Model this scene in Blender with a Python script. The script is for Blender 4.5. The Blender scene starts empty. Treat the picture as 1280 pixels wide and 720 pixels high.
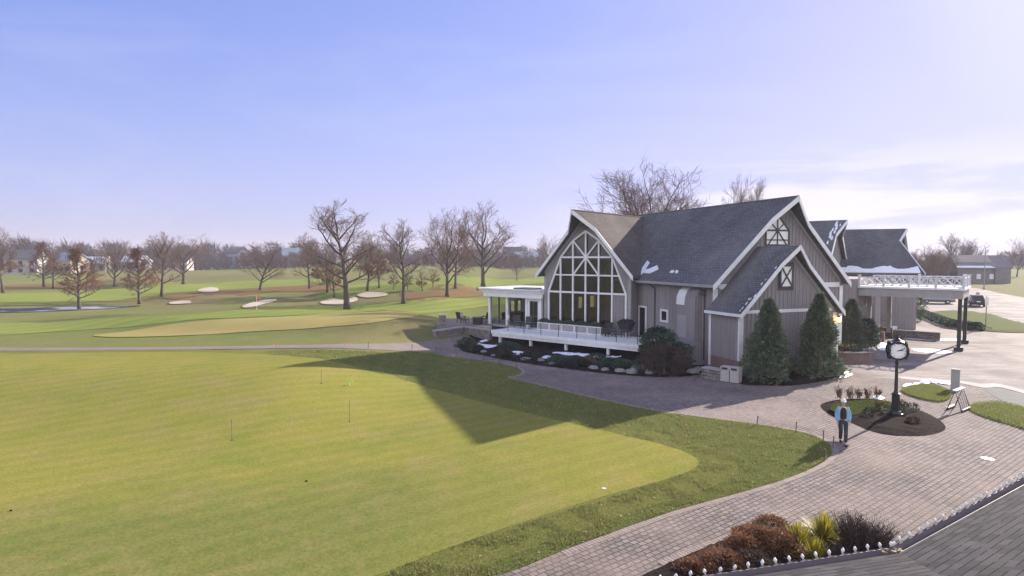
import bpy, bmesh, math, random
import numpy as np
from mathutils import Vector as V, Matrix, noise
rnd = random.Random(7)
SC = bpy.context.scene
COL = SC.collection
R = math.radians
# ------------------------------------------------------------------ camera
F, CX, CY, PITCH, CAMZ = 780.0, 640.0, 360.0, math.atan(38/780), 7.3
cam = bpy.data.objects.new('camera', bpy.data.cameras.new('camera'))
COL.objects.link(cam)
cam.location = (0, 0, CAMZ)
cam.rotation_euler = (math.pi/2-PITCH, 0, 0)
cam.data.sensor_width = 36
cam.data.lens = 36*F/1280
cam.data.clip_start = .1
cam.data.clip_end = 20000
SC.camera = cam

def sm(a, b, x):
    t = (x-a)/(b-a)
    t = 0 if t < 0 else 1 if t > 1 else t
    return t*t*(3-2*t)
def hgt(x, y):
    """height of the ground: flat round the clubhouse, gently rolling over the golf course"""
    h = 1.15*sm(4, 13, -x)*sm(22, 36, y)
    m = sm(2, 22, -x+.3*(y-60))*sm(48, 100, y)
    if m > 0:
        h += m*(1.7*noise.noise(V((x*.021, y*.016, 3.3)))+.7*noise.noise(V((x*.05, y*.04, 9.1)))+.3)
    e = math.hypot((x+20)/19, (y-60.5)/8.5)          # raised practice green
    if e < 1.5:
        h += .75*(1-sm(.7, 1.35, e))
    for bx, by, rx, ry, a in ((-28, 104, 14, 6, .9), (-22, 118, 12, 5, .8), (-47, 96, 11, 5, .7), (-78, 128, 14, 6, .9)):
        e = math.hypot((x-bx)/rx, (y-by)/ry)
        if e < 1.4:
            h += a*(1-sm(.3, 1.4, e))
    if y > 200:
        h += 2.0*sm(200, 420, y)
    return h
def ray(u, v):
    x = (u-CX)/F; y = (v-CY)/F
    d = V((x, math.cos(PITCH)-y*math.sin(PITCH), -math.sin(PITCH)-y*math.cos(PITCH)))
    return d
def G(u, v, flat=False):
    """the ground point measured at a photo pixel"""
    d = ray(u, v)
    o = V((0, 0, CAMZ))
    if flat:
        return o+d*(-CAMZ/d.z)
    t, st = 6.0, .5
    while t < 3000:
        p = o+d*t
        if p.z < hgt(p.x, p.y):
            lo, hi = t-st, t
            for _ in range(18):
                m = (lo+hi)/2; p = o+d*m
                if p.z < hgt(p.x, p.y): hi = m
                else: lo = m
            return o+d*hi
        st = max(.4, t*.012); t += st
    return o+d*3000
def at(u, Y, z):
    return V(((u-CX)/F*Y, Y, z))

# ------------------------------------------------------------------ materials
MATS = {}
def nodes(name):
    m = bpy.data.materials.new(name); m.use_nodes = True
    nt = m.node_tree; nt.nodes.clear()
    out = nt.nodes.new('ShaderNodeOutputMaterial')
    b = nt.nodes.new('ShaderNodeBsdfPrincipled')
    nt.links.new(b.outputs[0], out.inputs[0])
    MATS[name] = m
    return m, nt, b
def N(nt, t, **kw):
    n = nt.nodes.new(t)
    for k, v in kw.items():
        if k in n.inputs: n.inputs[k].default_value = v
        else: setattr(n, k, v)
    return n
def c4(c): return (c[0], c[1], c[2], 1)
def mixc(nt, a, b, fac, blend='MIX'):
    n = nt.nodes.new('ShaderNodeMix'); n.data_type = 'RGBA'; n.blend_type = blend
    for sock, val in ((n.inputs[0], fac), (n.inputs[6], a), (n.inputs[7], b)):
        if hasattr(val, 'is_linked') or hasattr(val, 'links'): nt.links.new(val, sock)
        elif isinstance(val, (int, float)): sock.default_value = val
        else: sock.default_value = c4(val)
    return n.outputs[2]
def ramp(nt, fac, stops, interp='LINEAR'):
    r = nt.nodes.new('ShaderNodeValToRGB'); r.color_ramp.interpolation = interp
    el = r.color_ramp.elements
    while len(el) < len(stops): el.new(.5)
    for e, (p, c) in zip(el, stops):
        e.position = p; e.color = c4(c) if not isinstance(c, (int, float)) else (c, c, c, 1)
    nt.links.new(fac, r.inputs[0])
    return r.outputs[0]
def coord(nt, kind='Object', scale=None):
    tc = nt.nodes.new('ShaderNodeTexCoord')
    if scale is None: return tc.outputs[kind]
    mp = nt.nodes.new('ShaderNodeMapping'); mp.inputs['Scale'].default_value = scale
    nt.links.new(tc.outputs[kind], mp.inputs[0])
    return mp.outputs[0]
def noi(nt, co, scale, detail=4, rough=.55, dist=0):
    n = N(nt, 'ShaderNodeTexNoise', Scale=scale, Detail=detail, Roughness=rough, Distortion=dist)
    nt.links.new(co, n.inputs['Vector'])
    return n.outputs[0]
def bump(nt, b, h, strength, dist=.02):
    bp = N(nt, 'ShaderNodeBump', Strength=strength, Distance=dist)
    nt.links.new(h, bp.inputs['Height']); nt.links.new(bp.outputs[0], b.inputs['Normal'])
def mat(name, c1, c2=None, scale=3, rough=.75, bmp=0, bscale=40, metal=0, spec=None, bdist=.02, kind='Object', lo=.35, hi=.65):
    m, nt, b = nodes(name)
    b.inputs['Roughness'].default_value = rough
    b.inputs['Metallic'].default_value = metal
    if spec is not None: b.inputs['Specular IOR Level'].default_value = spec
    co = coord(nt, kind)
    if c2 is None: c2 = tuple(x*.8 for x in c1)
    f = ramp(nt, noi(nt, co, scale, 6, .6), [(lo, 0), (hi, 1)])
    nt.links.new(mixc(nt, c1, c2, f), b.inputs['Base Color'])
    if bmp: bump(nt, b, noi(nt, co, bscale, 5), bmp, bdist)
    return m
def brick(name, c1, c2, mort, w, h, ms, bmp=.4, rough=.85, off=.5, c3=None, nscale=.5, kind='UV', bias=0, bdist=.01, fine=.15):
    m, nt, b = nodes(name)
    b.inputs['Specular IOR Level'].default_value = .12
    b.inputs['Roughness'].default_value = rough
    co = coord(nt, kind)
    t = N(nt, 'ShaderNodeTexBrick', offset=off, Scale=1.0)
    t.inputs['Color1'].default_value = c4(c1); t.inputs['Color2'].default_value = c4(c2); t.inputs['Mortar'].default_value = c4(mort)
    t.inputs['Mortar Size'].default_value = ms; t.inputs['Mortar Smooth'].default_value = .2; t.inputs['Bias'].default_value = bias
    t.inputs['Brick Width'].default_value = w; t.inputs['Row Height'].default_value = h
    nt.links.new(co, t.inputs['Vector'])
    c = t.outputs['Color']
    if c3 is not None:
        f = ramp(nt, noi(nt, co, nscale, 6, .65), [(.38, 0), (.68, 1)])
        f2 = N(nt, 'ShaderNodeMath', operation='MULTIPLY'); f2.inputs[1].default_value = .6
        nt.links.new(f, f2.inputs[0])
        c = mixc(nt, c, c3, f2.outputs[0])
    g = ramp(nt, noi(nt, co, 18, 4, .7), [(.3, 1-fine), (.7, 1+fine)])
    c = mixc(nt, c, g, 1.0, 'MULTIPLY')
    if kind == 'UV' and nscale < 1:
        c = mixc(nt, c, ramp(nt, noi(nt, co, .13, 7, .7, .5), [(.32, .78), (.68, 1.16)]), 1.0, 'MULTIPLY')
    nt.links.new(c, b.inputs['Base Color'])
    inv = N(nt, 'ShaderNodeMath', operation='SUBTRACT'); inv.inputs[0].default_value = 1
    nt.links.new(t.outputs['Fac'], inv.inputs[1])
    bump(nt, b, inv.outputs[0], bmp, bdist)
    return m
def leaf(name, stops, rough=.7, trans=.25):
    """one colour per leaf / twig island"""
    m, nt, b = nodes(name)
    g = nt.nodes.new('ShaderNodeNewGeometry')
    n = len(stops)
    c = ramp(nt, g.outputs['Random Per Island'], [(i/max(1, n-1), s) for i, s in enumerate(stops)])
    nt.links.new(c, b.inputs['Base Color'])
    b.inputs['Roughness'].default_value = rough
    b.inputs['Specular IOR Level'].default_value = .25
    if trans:
        t = nt.nodes.new('ShaderNodeBsdfTranslucent'); nt.links.new(c, t.inputs[0])
        mx = nt.nodes.new('ShaderNodeMixShader'); mx.inputs[0].default_value = trans
        nt.links.new(b.outputs[0], mx.inputs[1]); nt.links.new(t.outputs[0], mx.inputs[2])
        out = [x for x in nt.nodes if x.type == 'OUTPUT_MATERIAL'][0]
        nt.links.new(mx.outputs[0], out.inputs[0])
    return m
def turf(name, a, b_, c, s1=.12, s2=.9, s3=14, bmp=.3, stripe=None, fine=.22, tan=None, fringe=False):
    m, nt, b = nodes(name)
    b.inputs['Roughness'].default_value = .9
    b.inputs['Specular IOR Level'].default_value = .02
    co = coord(nt)
    f1 = ramp(nt, noi(nt, co, s1, 5, .6, .4), [(.36, 0), (.64, 1)])
    f2 = ramp(nt, noi(nt, co, s2, 6, .7), [(.4, 0), (.7, 1)])
    c1 = mixc(nt, a, b_, f1)
    h2 = N(nt, 'ShaderNodeMath', operation='MULTIPLY'); h2.inputs[1].default_value = .6
    nt.links.new(f2, h2.inputs[0])
    c1 = mixc(nt, c1, c, h2.outputs[0])
    if tan is not None:
        ft = ramp(nt, noi(nt, co, .035, 6, .65, .8), [(.48, 0), (.66, 1)])
        c1 = mixc(nt, c1, tan, ft)
    if fringe:
        # the longer-mown apron at the front of the green, and worn tan blotches
        sp = nt.nodes.new('ShaderNodeSeparateXYZ'); nt.links.new(co, sp.inputs[0])
        def ma(op, x, y):
            n = nt.nodes.new('ShaderNodeMath'); n.operation = op
            for i, q in enumerate((x, y)):
                if isinstance(q, (int, float)): n.inputs[i].default_value = q
                else: nt.links.new(q, n.inputs[i])
            return n.outputs[0]
        t = ma('SUBTRACT', sp.outputs[1], ma('MULTIPLY', sp.outputs[0], .3))
        t = ma('ADD', t, ma('MULTIPLY', noi(nt, co, .35, 6, .7), 7.0))
        mr = nt.nodes.new('ShaderNodeMapRange'); mr.inputs[1].default_value = 27.5; mr.inputs[2].default_value = 23.0
        nt.links.new(t, mr.inputs[0])
        mx_ = nt.nodes.new('ShaderNodeMapRange'); mx_.inputs[1].default_value = 2.0; mx_.inputs[2].default_value = -4.0
        nt.links.new(sp.outputs[0], mx_.inputs[0])
        fr_ = ma('MULTIPLY', mr.outputs[0], mx_.outputs[0])
        rough_c = mixc(nt, (.115, .150, .034), (.165, .160, .05), ramp(nt, noi(nt, co, 2.2, 7, .75), [(.38, 0), (.62, 1)]))
        c1 = mixc(nt, c1, rough_c, ma('MULTIPLY', fr_, .85))
        bl = ramp(nt, noi(nt, co, .45, 8, .72, .6), [(.50, 0), (.68, .55)])
        c1 = mixc(nt, c1, (.25, .20, .085), bl)
        sp2 = ramp(nt, noi(nt, co, 5.5, 3, .6), [(.66, 0), (.74, .5)])
        c1 = mixc(nt, c1, (.11, .115, .03), sp2)
    if stripe:
        w = N(nt, 'ShaderNodeTexWave', Scale=stripe[0], Distortion=.6, Detail=1.0)
        mp = nt.nodes.new('ShaderNodeMapping'); mp.inputs['Rotation'].default_value = (0, 0, stripe[1])
        nt.links.new(co, mp.inputs[0]); nt.links.new(mp.outputs[0], w.inputs[0])
        c1 = mixc(nt, c1, ramp(nt, w.outputs[1], [(.3, 1-stripe[2]), (.7, 1+stripe[2])]), 1.0, 'MULTIPLY')
    g = ramp(nt, noi(nt, co, s3, 5, .75), [(.3, 1-fine), (.7, 1+fine)])
    c1 = mixc(nt, c1, g, 1.0, 'MULTIPLY')
    nt.links.new(c1, b.inputs['Base Color'])
    bump(nt, b, noi(nt, co, s3*1.6, 5, .75), bmp, .05)
    return m
def glass(name, tint, clear, rough=.03):
    m, nt, b = nodes(name)
    b.inputs['Base Color'].default_value = (.01, .01, .012, 1); b.inputs['Roughness'].default_value = rough
    t = N(nt, 'ShaderNodeBsdfTransparent'); t.inputs[0].default_value = c4(tint)
    mx = nt.nodes.new('ShaderNodeMixShader'); mx.inputs[0].default_value = clear
    nt.links.new(b.outputs[0], mx.inputs[1]); nt.links.new(t.outputs[0], mx.inputs[2])
    out = [x for x in nt.nodes if x.type == 'OUTPUT_MATERIAL'][0]
    nt.links.new(mx.outputs[0], out.inputs[0])
    return m

brick('siding', (.295, .270, .272), (.268, .246, .248), (.17, .155, .157), .30, 60.0, .016, .6, .8, 0, (.248, .23, .232), .6, fine=.06)
mat('siding_light', (.36, .335, .32), (.31, .29, .278), 1.0, .8, .05, 60)
mat('white_paint', (.78, .78, .78), (.68, .68, .69), 2.5, .5)
mat('railing_paint', (.58, .58, .61), (.50, .50, .54), 2.5, .5)
mat('grey_trim', (.33, .32, .32), (.28, .27, .27), 2, .6)
mat('soffit', (.13, .125, .12), (.11, .105, .10), 2, .8)
mat('window_white', (.82, .83, .82), (.74, .75, .76), 2, .4)
mat('dark_frame', (.07, .065, .06), (.055, .05, .05), 4, .6)
brick('shingles', (.165, .163, .172), (.105, .105, .115), (.04, .04, .045), .34, .16, .02, .7, .95, .5, (.178, .174, .178), .25, fine=.35)
brick('shingles_sunlit', (.135, .118, .108), (.095, .084, .08), (.045, .04, .036), .34, .16, .02, .5, .95, .5, (.155, .135, .122), .25, fine=.3)  # sunlit slope of the glazed wing: warm sun tone painted into the shingles
def near_roof_mat():
    m, nt, b = nodes('near_shingles'); b.inputs['Roughness'].default_value = .95; b.inputs['Specular IOR Level'].default_value = .1
    co = coord(nt, 'UV')
    t = N(nt, 'ShaderNodeTexBrick', offset=.37, Scale=1.0)
    t.inputs['Color1'].default_value = c4((.074, .069, .071)); t.inputs['Color2'].default_value = c4((.038, .036, .039)); t.inputs['Mortar'].default_value = c4((.05, .05, .054))
    t.inputs['Mortar Size'].default_value = .004; t.inputs['Mortar Smooth'].default_value = .1
    t.inputs['Brick Width'].default_value = .26; t.inputs['Row Height'].default_value = .125
    nt.links.new(co, t.inputs['Vector'])
    t2 = N(nt, 'ShaderNodeTexBrick', offset=.5, Scale=1.0)      # the dark drip line of each course, broken into dashes
    t2.inputs['Mortar Size'].default_value = .009; t2.inputs['Mortar Smooth'].default_value = .3
    t2.inputs['Brick Width'].default_value = 400.0; t2.inputs['Row Height'].default_value = .125
    nt.links.new(co, t2.inputs['Vector'])
    mp = nt.nodes.new('ShaderNodeMapping'); mp.inputs['Scale'].default_value = (3.1, 8.0, 1)
    nt.links.new(co, mp.inputs[0])
    msk = ramp(nt, noi(nt, mp.outputs[0], 1.0, 2, .5), [(.42, 0), (.48, 1)])
    ml = nt.nodes.new('ShaderNodeMath'); ml.operation = 'MULTIPLY'
    nt.links.new(t2.outputs['Fac'], ml.inputs[0]); nt.links.new(msk, ml.inputs[1])
    c = mixc(nt, t.outputs['Color'], (.006, .006, .007), ml.outputs[0])
    c = mixc(nt, c, ramp(nt, noi(nt, co, 60, 3, .8), [(.3, .6), (.7, 1.45)]), 1.0, 'MULTIPLY')
    c = mixc(nt, c, ramp(nt, noi(nt, co, 1.2, 5, .6), [(.3, .85), (.7, 1.15)]), 1.0, 'MULTIPLY')
    nt.links.new(c, b.inputs['Base Color'])
    inv = nt.nodes.new('ShaderNodeMath'); inv.operation = 'SUBTRACT'; inv.inputs[0].default_value = 1; nt.links.new(ml.outputs[0], inv.inputs[1])
    bump(nt, b, inv.outputs[0], .8, .015)
near_roof_mat()
brick('red_brick', (.19, .085, .062), (.15, .07, .055), (.25, .23, .21), .22, .075, .012, .4, .9)
brick('stone_wall', (.23, .21, .19), (.13, .12, .115), (.06, .055, .05), .45, .2, .03, .9, .95, .43, (.32, .30, .28), 2.5, bdist=.05)
brick('pavers', (.262, .216, .196), (.162, .137, .127), (.055, .046, .04), .235, .175, .018,   .8, .9, .5, (.29, .225, .18), .35, fine=.32)
brick('border_pavers', (.33, .27, .23), (.24, .195, .17), (.06, .05, .045), .6, .11, .012, .8, .9, 0, (.30, .24, .20), .8, fine=.25)
turf('rough_grass', (.095, .118, .030), (.075, .108, .027), (.145, .132, .05), .25, 1.3, 9, .6, fine=.35)
turf('course_ground', (.155, .165, .052), (.122, .155, .044), (.195, .175, .075), .05, .5, 6, .4, fine=.2, tan=(.17, .135, .07))
turf('green_turf', (.225, .215, .042), (.172, .188, .036), (.262, .216, .064), .16, .7, 11, .35, (.32, .95, .035), .26, fringe=True)
turf('far_green_turf', (.30, .25, .09), (.26, .23, .08), (.31, .25, .105), .2, 1, 22, .12, None, .08)
turf('collar_turf', (.155, .160, .038), (.120, .140, .034), (.18, .165, .05), .3, 1.5, 16, .25, None, .18)
turf('fairway_turf', (.190, .225, .052), (.155, .205, .045), (.215, .215, .066), .06, .5, 10, .25, (.12, .4, .06), .12)
turf('leaf_litter', (.21, .115, .06), (.15, .11, .05), (.17, .135, .055), .12, .9, 7, .5, None, .3)
mat('sand', (.46, .39, .29), (.37, .31, .23), 1.2, .9, .2, 6)
mat('mulch', (.034, .025, .022), (.012, .009, .008), 9, .95, .9, 26, bdist=.06, spec=.03)
mat('snow', (.83, .85, .88), (.74, .77, .82), 4, .6, .5, 8, bdist=.06)
mat('water_sky_pale', (.30, .31, .33), (.035, .04, .045), .22, .5, .1, 4, spec=.1, lo=.40, hi=.54)  # pond water: pale patches paint the sky's reflection into its colour
mat('bark', (.10, .082, .07), (.06, .05, .044), 4, .95, .5, 14, bdist=.05)
mat('black_metal', (.012, .012, .013), (.02, .02, .02), 8, .38)
mat('galvanized', (.30, .31, .32), (.25, .26, .27), 5, .45, metal=.4)
mat('concrete', (.36, .34, .32), (.29, .275, .26), .8, .9, .2, 25)
def drive_mat():
    m, nt, b = nodes('drive_surface'); b.inputs['Specular IOR Level'].default_value = .12
    b.inputs['Roughness'].default_value = .85
    co = coord(nt)
    a = mixc(nt, (.255, .212, .190), (.135, .115, .106), ramp(nt, noi(nt, co, .18, 7, .65, .6), [(.42, 0), (.58, 1)]))
    w = N(nt, 'ShaderNodeTexNoise', Scale=1.0, Detail=6.0, Roughness=.7)
    nt.links.new(coord(nt, 'Object', (.16, .7, 1)), w.inputs['Vector'])
    a = mixc(nt, a, (.33, .285, .255), ramp(nt, w.outputs[0], [(.5, 0), (.66, .8)]))
    g = ramp(nt, noi(nt, co, 5, 5, .75), [(.3, .82), (.7, 1.18)])
    nt.links.new(mixc(nt, a, g, 1.0, 'MULTIPLY'), b.inputs['Base Color'])
    bump(nt, b, noi(nt, co, 12, 5, .7), .3, .03)
drive_mat()
mat('asphalt', (.085, .08, .08), (.065, .062, .062), 2, .9, .4, 60)
mat('path_surface', (.20, .155, .125), (.155, .125, .10), .7, .9, .2, 25)
leaf('conifer', [(.075, .118, .07), (.11, .16, .095), (.15, .20, .125), (.085, .13, .08), (.20, .23, .15), (.17, .155, .095)], .75, .15)
leaf('conifer_pale', [(.07, .095, .06), (.09, .115, .07), (.11, .125, .085)], .75, .15)
leaf('dark_shrub', [(.030, .060, .038), (.055, .09, .055), (.040, .070, .046), (.08, .11, .07)], .6, .15)
leaf('box_shrub', [(.030, .034, .026), (.045, .05, .036), (.03, .04, .03)], .8, .15)
leaf('russet_shrub', [(.28, .115, .05), (.19, .085, .045), (.34, .17, .075), (.11, .07, .045), (.23, .13, .075)], .8, .25)
leaf('dry_blades', [(.30, .25, .11), (.24, .21, .09), (.19, .18, .07), (.34, .29, .15)], .8, .3)
leaf('dull_red_shrub', [(.09, .05, .045), (.07, .05, .04), (.11, .07, .055), (.06, .05, .04)], .8, .2)
leaf('yucca_leaf', [(.50, .40, .03), (.40, .34, .03), (.14, .17, .04), (.58, .47, .06)], .5, .3)
leaf('twig_purple', [(.065, .042, .036), (.085, .055, .044), (.05, .036, .03), (.11, .07, .052)], .9, 0)
leaf('dry_stem', [(.20, .12, .075), (.15, .085, .05), (.12, .08, .05)], .9, .1)
leaf('twigs', [(.155, .098, .075), (.19, .118, .09), (.115, .078, .062), (.21, .135, .10)], .95, 0)
leaf('russet_leaves', [(.17, .075, .045), (.21, .10, .06), (.13, .065, .045), (.19, .10, .07)], .9, .3)
leaf('wood_far', [(.115, .092, .092), (.15, .115, .105), (.09, .078, .088), (.165, .115, .092), (.08, .085, .07), (.135, .10, .098)], .95, 0)
leaf('wood_tan', [(.17, .13, .11), (.14, .115, .10), (.20, .155, .125)], .95, 0)
leaf('grass_blades', [(.20, .235, .058), (.24, .265, .07), (.145, .19, .05), (.31, .275, .11), (.21, .24, .062), (.34, .30, .15)], .7, .35)
leaf('island_grass', [(.075, .11, .025), (.10, .125, .03), (.13, .12, .05)], .7, .3)
glass('dark_glass', (.90, .87, .84), .72)
MATS['dark_glass'].node_tree.nodes['Principled BSDF'].inputs['IOR'].default_value = 2.3
glass('clear_glass', (.92, .94, .94), .9)
mat('black_glass', (.015, .016, .018), (.022, .022, .024), 3, .05)
mat('interior_wall', (.58, .48, .40), (.46, .37, .31), 1, .8)
mat('interior_floor', (.30, .21, .15), (.24, .17, .12), 2, .5)
mat('brass', (.5, .33, .12), (.42, .28, .1), 6, .35, metal=.8)
mat('plastic_beige', (.42, .40, .38), (.36, .345, .33), 4, .5)
mat('wicker', (.02, .02, .021), (.035, .033, .033), 20, .6)
mat('clock_face', (.85, .86, .84), (.80, .81, .79), 4, .3)
mat('skin', (.52, .33, .25), (.48, .30, .22), 9, .55)
mat('jacket', (.26, .42, .60), (.21, .36, .54), 7, .8, .3, 30)
mat('trousers', (.035, .038, .055), (.025, .027, .04), 10, .85, .3, 30)
mat('black_cloth', (.012, .012, .014), (.02, .02, .022), 10, .9)
mat('white_cloth', (.80, .80, .81), (.72, .73, .75), 8, .8)
mat('car_paint', (.018, .022, .028), (.022, .026, .032), 3, .22)
mat('car_silver', (.30, .31, .32), (.27, .28, .29), 3, .3, metal=.5)
mat('rubber', (.018, .018, .018), (.026, .026, .026), 9, .85)
mat('tail_lamp', (.35, .015, .012), (.28, .012, .01), 5, .2)
mat('chrome', (.6, .6, .62), (.5, .5, .52), 6, .2, metal=.9)
mat('barn_wood', (.20, .19, .18), (.15, .145, .14), 1.5, .9, .3, 12)
mat('barn_roof', (.20, .18, .18), (.16, .15, .15), .6, .8)
mat('house_white', (.36, .35, .335), (.30, .29, .285), .5, .8)
mat('house_blue', (.24, .29, .37), (.20, .25, .32), .5, .8)
mat('house_tan', (.38, .33, .27), (.33, .28, .23), .5, .8)
mat('roof_grey', (.10, .10, .11), (.075, .075, .08), .8, .9)
mat('roof_blue', (.20, .26, .31), (.17, .22, .27), .8, .8)
mat('rock', (.30, .29, .28), (.19, .185, .18), 5, .9, .8, 9, bdist=.06)
mat('orange_flag', (.70, .19, .06), (.6, .15, .05), 5, .7)
mat('yellow_green', (.45, .75, .12), (.4, .68, .1), 5, .6)
mat('stake', (.11, .09, .085), (.08, .065, .06), 9, .7)
mat('drain', (.62, .62, .62), (.5, .5, .5), 8, .6)
mat('bulb_glass', (.88, .87, .84), (.84, .83, .8), 8, .4)
mat('green_wire', (.02, .03, .02), (.03, .04, .03), 8, .6)
mat('gutter_paint', (.20, .17, .19), (.17, .15, .17), 3, .5)
mat('dry_leaf', (.34, .24, .14), (.38, .30, .19), 12, .9)
def lamp_glow():
    m, nt, b = nodes('lantern_glow')
    b.inputs['Base Color'].default_value = (.9, .5, .12, 1)
    b.inputs['Emission Color'].default_value = (1, .5, .1, 1); b.inputs['Emission Strength'].default_value = 2.5
lamp_glow()

# ------------------------------------------------------------------ mesh builder
class MB:
    def __init__(s): s.v = []; s.f = []
    def face(s, pts):
        i = len(s.v); s.v.extend(V(p) for p in pts); s.f.append(tuple(range(i, i+len(pts))))
    def prism(s, poly, vec):
        vec = V(vec); poly = [V(p) for p in poly]; n = len(poly); i = len(s.v)
        s.v.extend(poly); s.v.extend(p+vec for p in poly)
        s.f.append(tuple(range(i+n-1, i-1, -1))); s.f.append(tuple(range(i+n, i+2*n)))
        for k in range(n):
            s.f.append((i+k, i+(k+1) % n, i+n+(k+1) % n, i+n+k))
    def box(s, fr, s0, s1, t0, t1, z0, z1):
        s.prism([fr(s0, t0, z0), fr(s1, t0, z0), fr(s1, t1, z0), fr(s0, t1, z0)], (0, 0, z1-z0))
    def beam(s, p, q, w, d, up=(0, 0, 1)):
        """bar from p to q: w across, d along the given up"""
        p, q = V(p), V(q); a = (q-p).normalized(); u = V(up)
        x = a.cross(u)
        if x.length < 1e-4: x = a.cross(V((1, 0, 0)))
        x.normalize(); y = x.cross(a).normalized()
        x *= w/2; y *= d/2
        s.prism([p-x-y, p+x-y, p+x+y, p-x+y], q-p)
    def tube(s, pts, radii, sides=6, caps=True):
        pts = [V(p) for p in pts]; n = len(pts)
        if not hasattr(radii, '__len__'): radii = [radii]*n
        d = (pts[-1]-pts[0])
        x = d.cross(V((.31, .17, .93)))
        if x.length < 1e-6: x = d.cross(V((1, 0, 0)))
        x.normalize()
        i0 = len(s.v)
        for k in range(n):
            a = (pts[min(k+1, n-1)]-pts[max(k-1, 0)])
            if a.length < 1e-9: a = d
            a = a.normalized()
            xx = (x-a*x.dot(a)).normalized(); yy = a.cross(xx)
            for j in range(sides):
                t = 2*math.pi*j/sides
                s.v.append(pts[k]+(xx*math.cos(t)+yy*math.sin(t))*radii[k])
        for k in range(n-1):
            for j in range(sides):
                a = i0+k*sides+j; b = i0+k*sides+(j+1) % sides
                s.f.append((a, b, b+sides, a+sides))
        if caps:
            s.f.append(tuple(i0+j for j in range(sides-1, -1, -1)))
            s.f.append(tuple(i0+(n-1)*sides+j for j in range(sides)))
    def lathe(s, c, prof, sides=16):
        c = V(c)
        s.tube([c+V((0, 0, z)) for r, z in prof], [max(r, .001) for r, z in prof], sides)
    def ico(s, c, r, sub=2, jit=.15, sc=(1, 1, 1), seed=0):
        bm = bmesh.new(); bmesh.ops.create_icosphere(bm, subdivisions=sub, radius=1)
        i = len(s.v); c = V(c)
        for v in bm.verts:
            k = r*(1+jit*noise.noise(v.co*1.7+V((seed*3.1, seed*1.7, seed))) * 2)
            s.v.append(c+V((v.co.x*k*sc[0], v.co.y*k*sc[1], v.co.z*k*sc[2])))
        for f in bm.faces: s.f.append(tuple(i+v.index for v in f.verts))
        bm.free()
    def build(s, name, m, parent=None, fix=True, smooth=False, uv=True, org=None):
        if org is None:
            org = V((0, 0, 0))
            if parent is not None:
                r = parent
                while r.parent is not None: r = r.parent
                org = r.location.copy()
        me = bpy.data.meshes.new(name)
        me.from_pydata([tuple(v-org) for v in s.v], [], s.f)
        if fix and len(s.f) < 30000:
            bm = bmesh.new(); bm.from_mesh(me)
            bmesh.ops.recalc_face_normals(bm, faces=bm.faces); bm.to_mesh(me); bm.free()
        me.update()
        if uv and len(s.f) < 30000: autouv(me, org)
        if smooth: me.polygons.foreach_set('use_smooth', [True]*len(me.polygons))
        me.materials.append(MATS[m] if isinstance(m, str) else m)
        o = bpy.data.objects.new(name, me); COL.objects.link(o)
        if parent is not None: o.parent = parent
        elif org.length: o.location = org
        return o
def autouv(me, org):
    uvl = me.uv_layers.new(name='UVMap')
    Z = V((0, 0, 1))
    for p in me.polygons:
        n = p.normal
        u = Z.cross(n)
        if u.length < .05: u = V((1, 0, 0)); w = V((0, 1, 0))
        else: u.normalize(); w = n.cross(u)
        for li in p.loop_indices:
            c = me.vertices[me.loops[li].vertex_index].co+org
            uvl.data[li].uv = (c.dot(u), c.dot(w))
def tag(o, label, cat, group=None):
    o['label'] = label; o['category'] = cat
    if group: o['group'] = group
    return o
def thing(name, loc, label, cat, group=None, rz=0):
    o = bpy.data.objects.new(name, None); COL.objects.link(o)
    o.location = loc; o.rotation_euler = (0, 0, rz); o.empty_display_size = .2
    return tag(o, label, cat, group)
def dup(root, loc, rz=0, label=None, sc=None, group=None):
    def cp(o, par):
        c = o.copy(); COL.objects.link(c)
        if par is not None: c.parent = par
        for ch in o.children: cp(ch, c)
        return c
    r = cp(root, None); r.location = loc; r.rotation_euler = (0, 0, rz)
    if sc is not None: r.scale = (sc, sc, sc) if isinstance(sc, (int, float)) else sc
    if label: r['label'] = label
    if group: r['group'] = group
    return r
def kindof(o, k):
    o['kind'] = k; return o
class Fr:
    def __init__(s, ox, oy, ang, z=0):
        a = R(ang); s.o = V((ox, oy, z)); s.R = V((math.cos(a), math.sin(a), 0)); s.A = V((-math.sin(a), math.cos(a), 0))
    def __call__(s, x, t, z): return s.o+s.R*x+s.A*t+V((0, 0, z))
WORLD = Fr(0, 0, 0)
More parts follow.
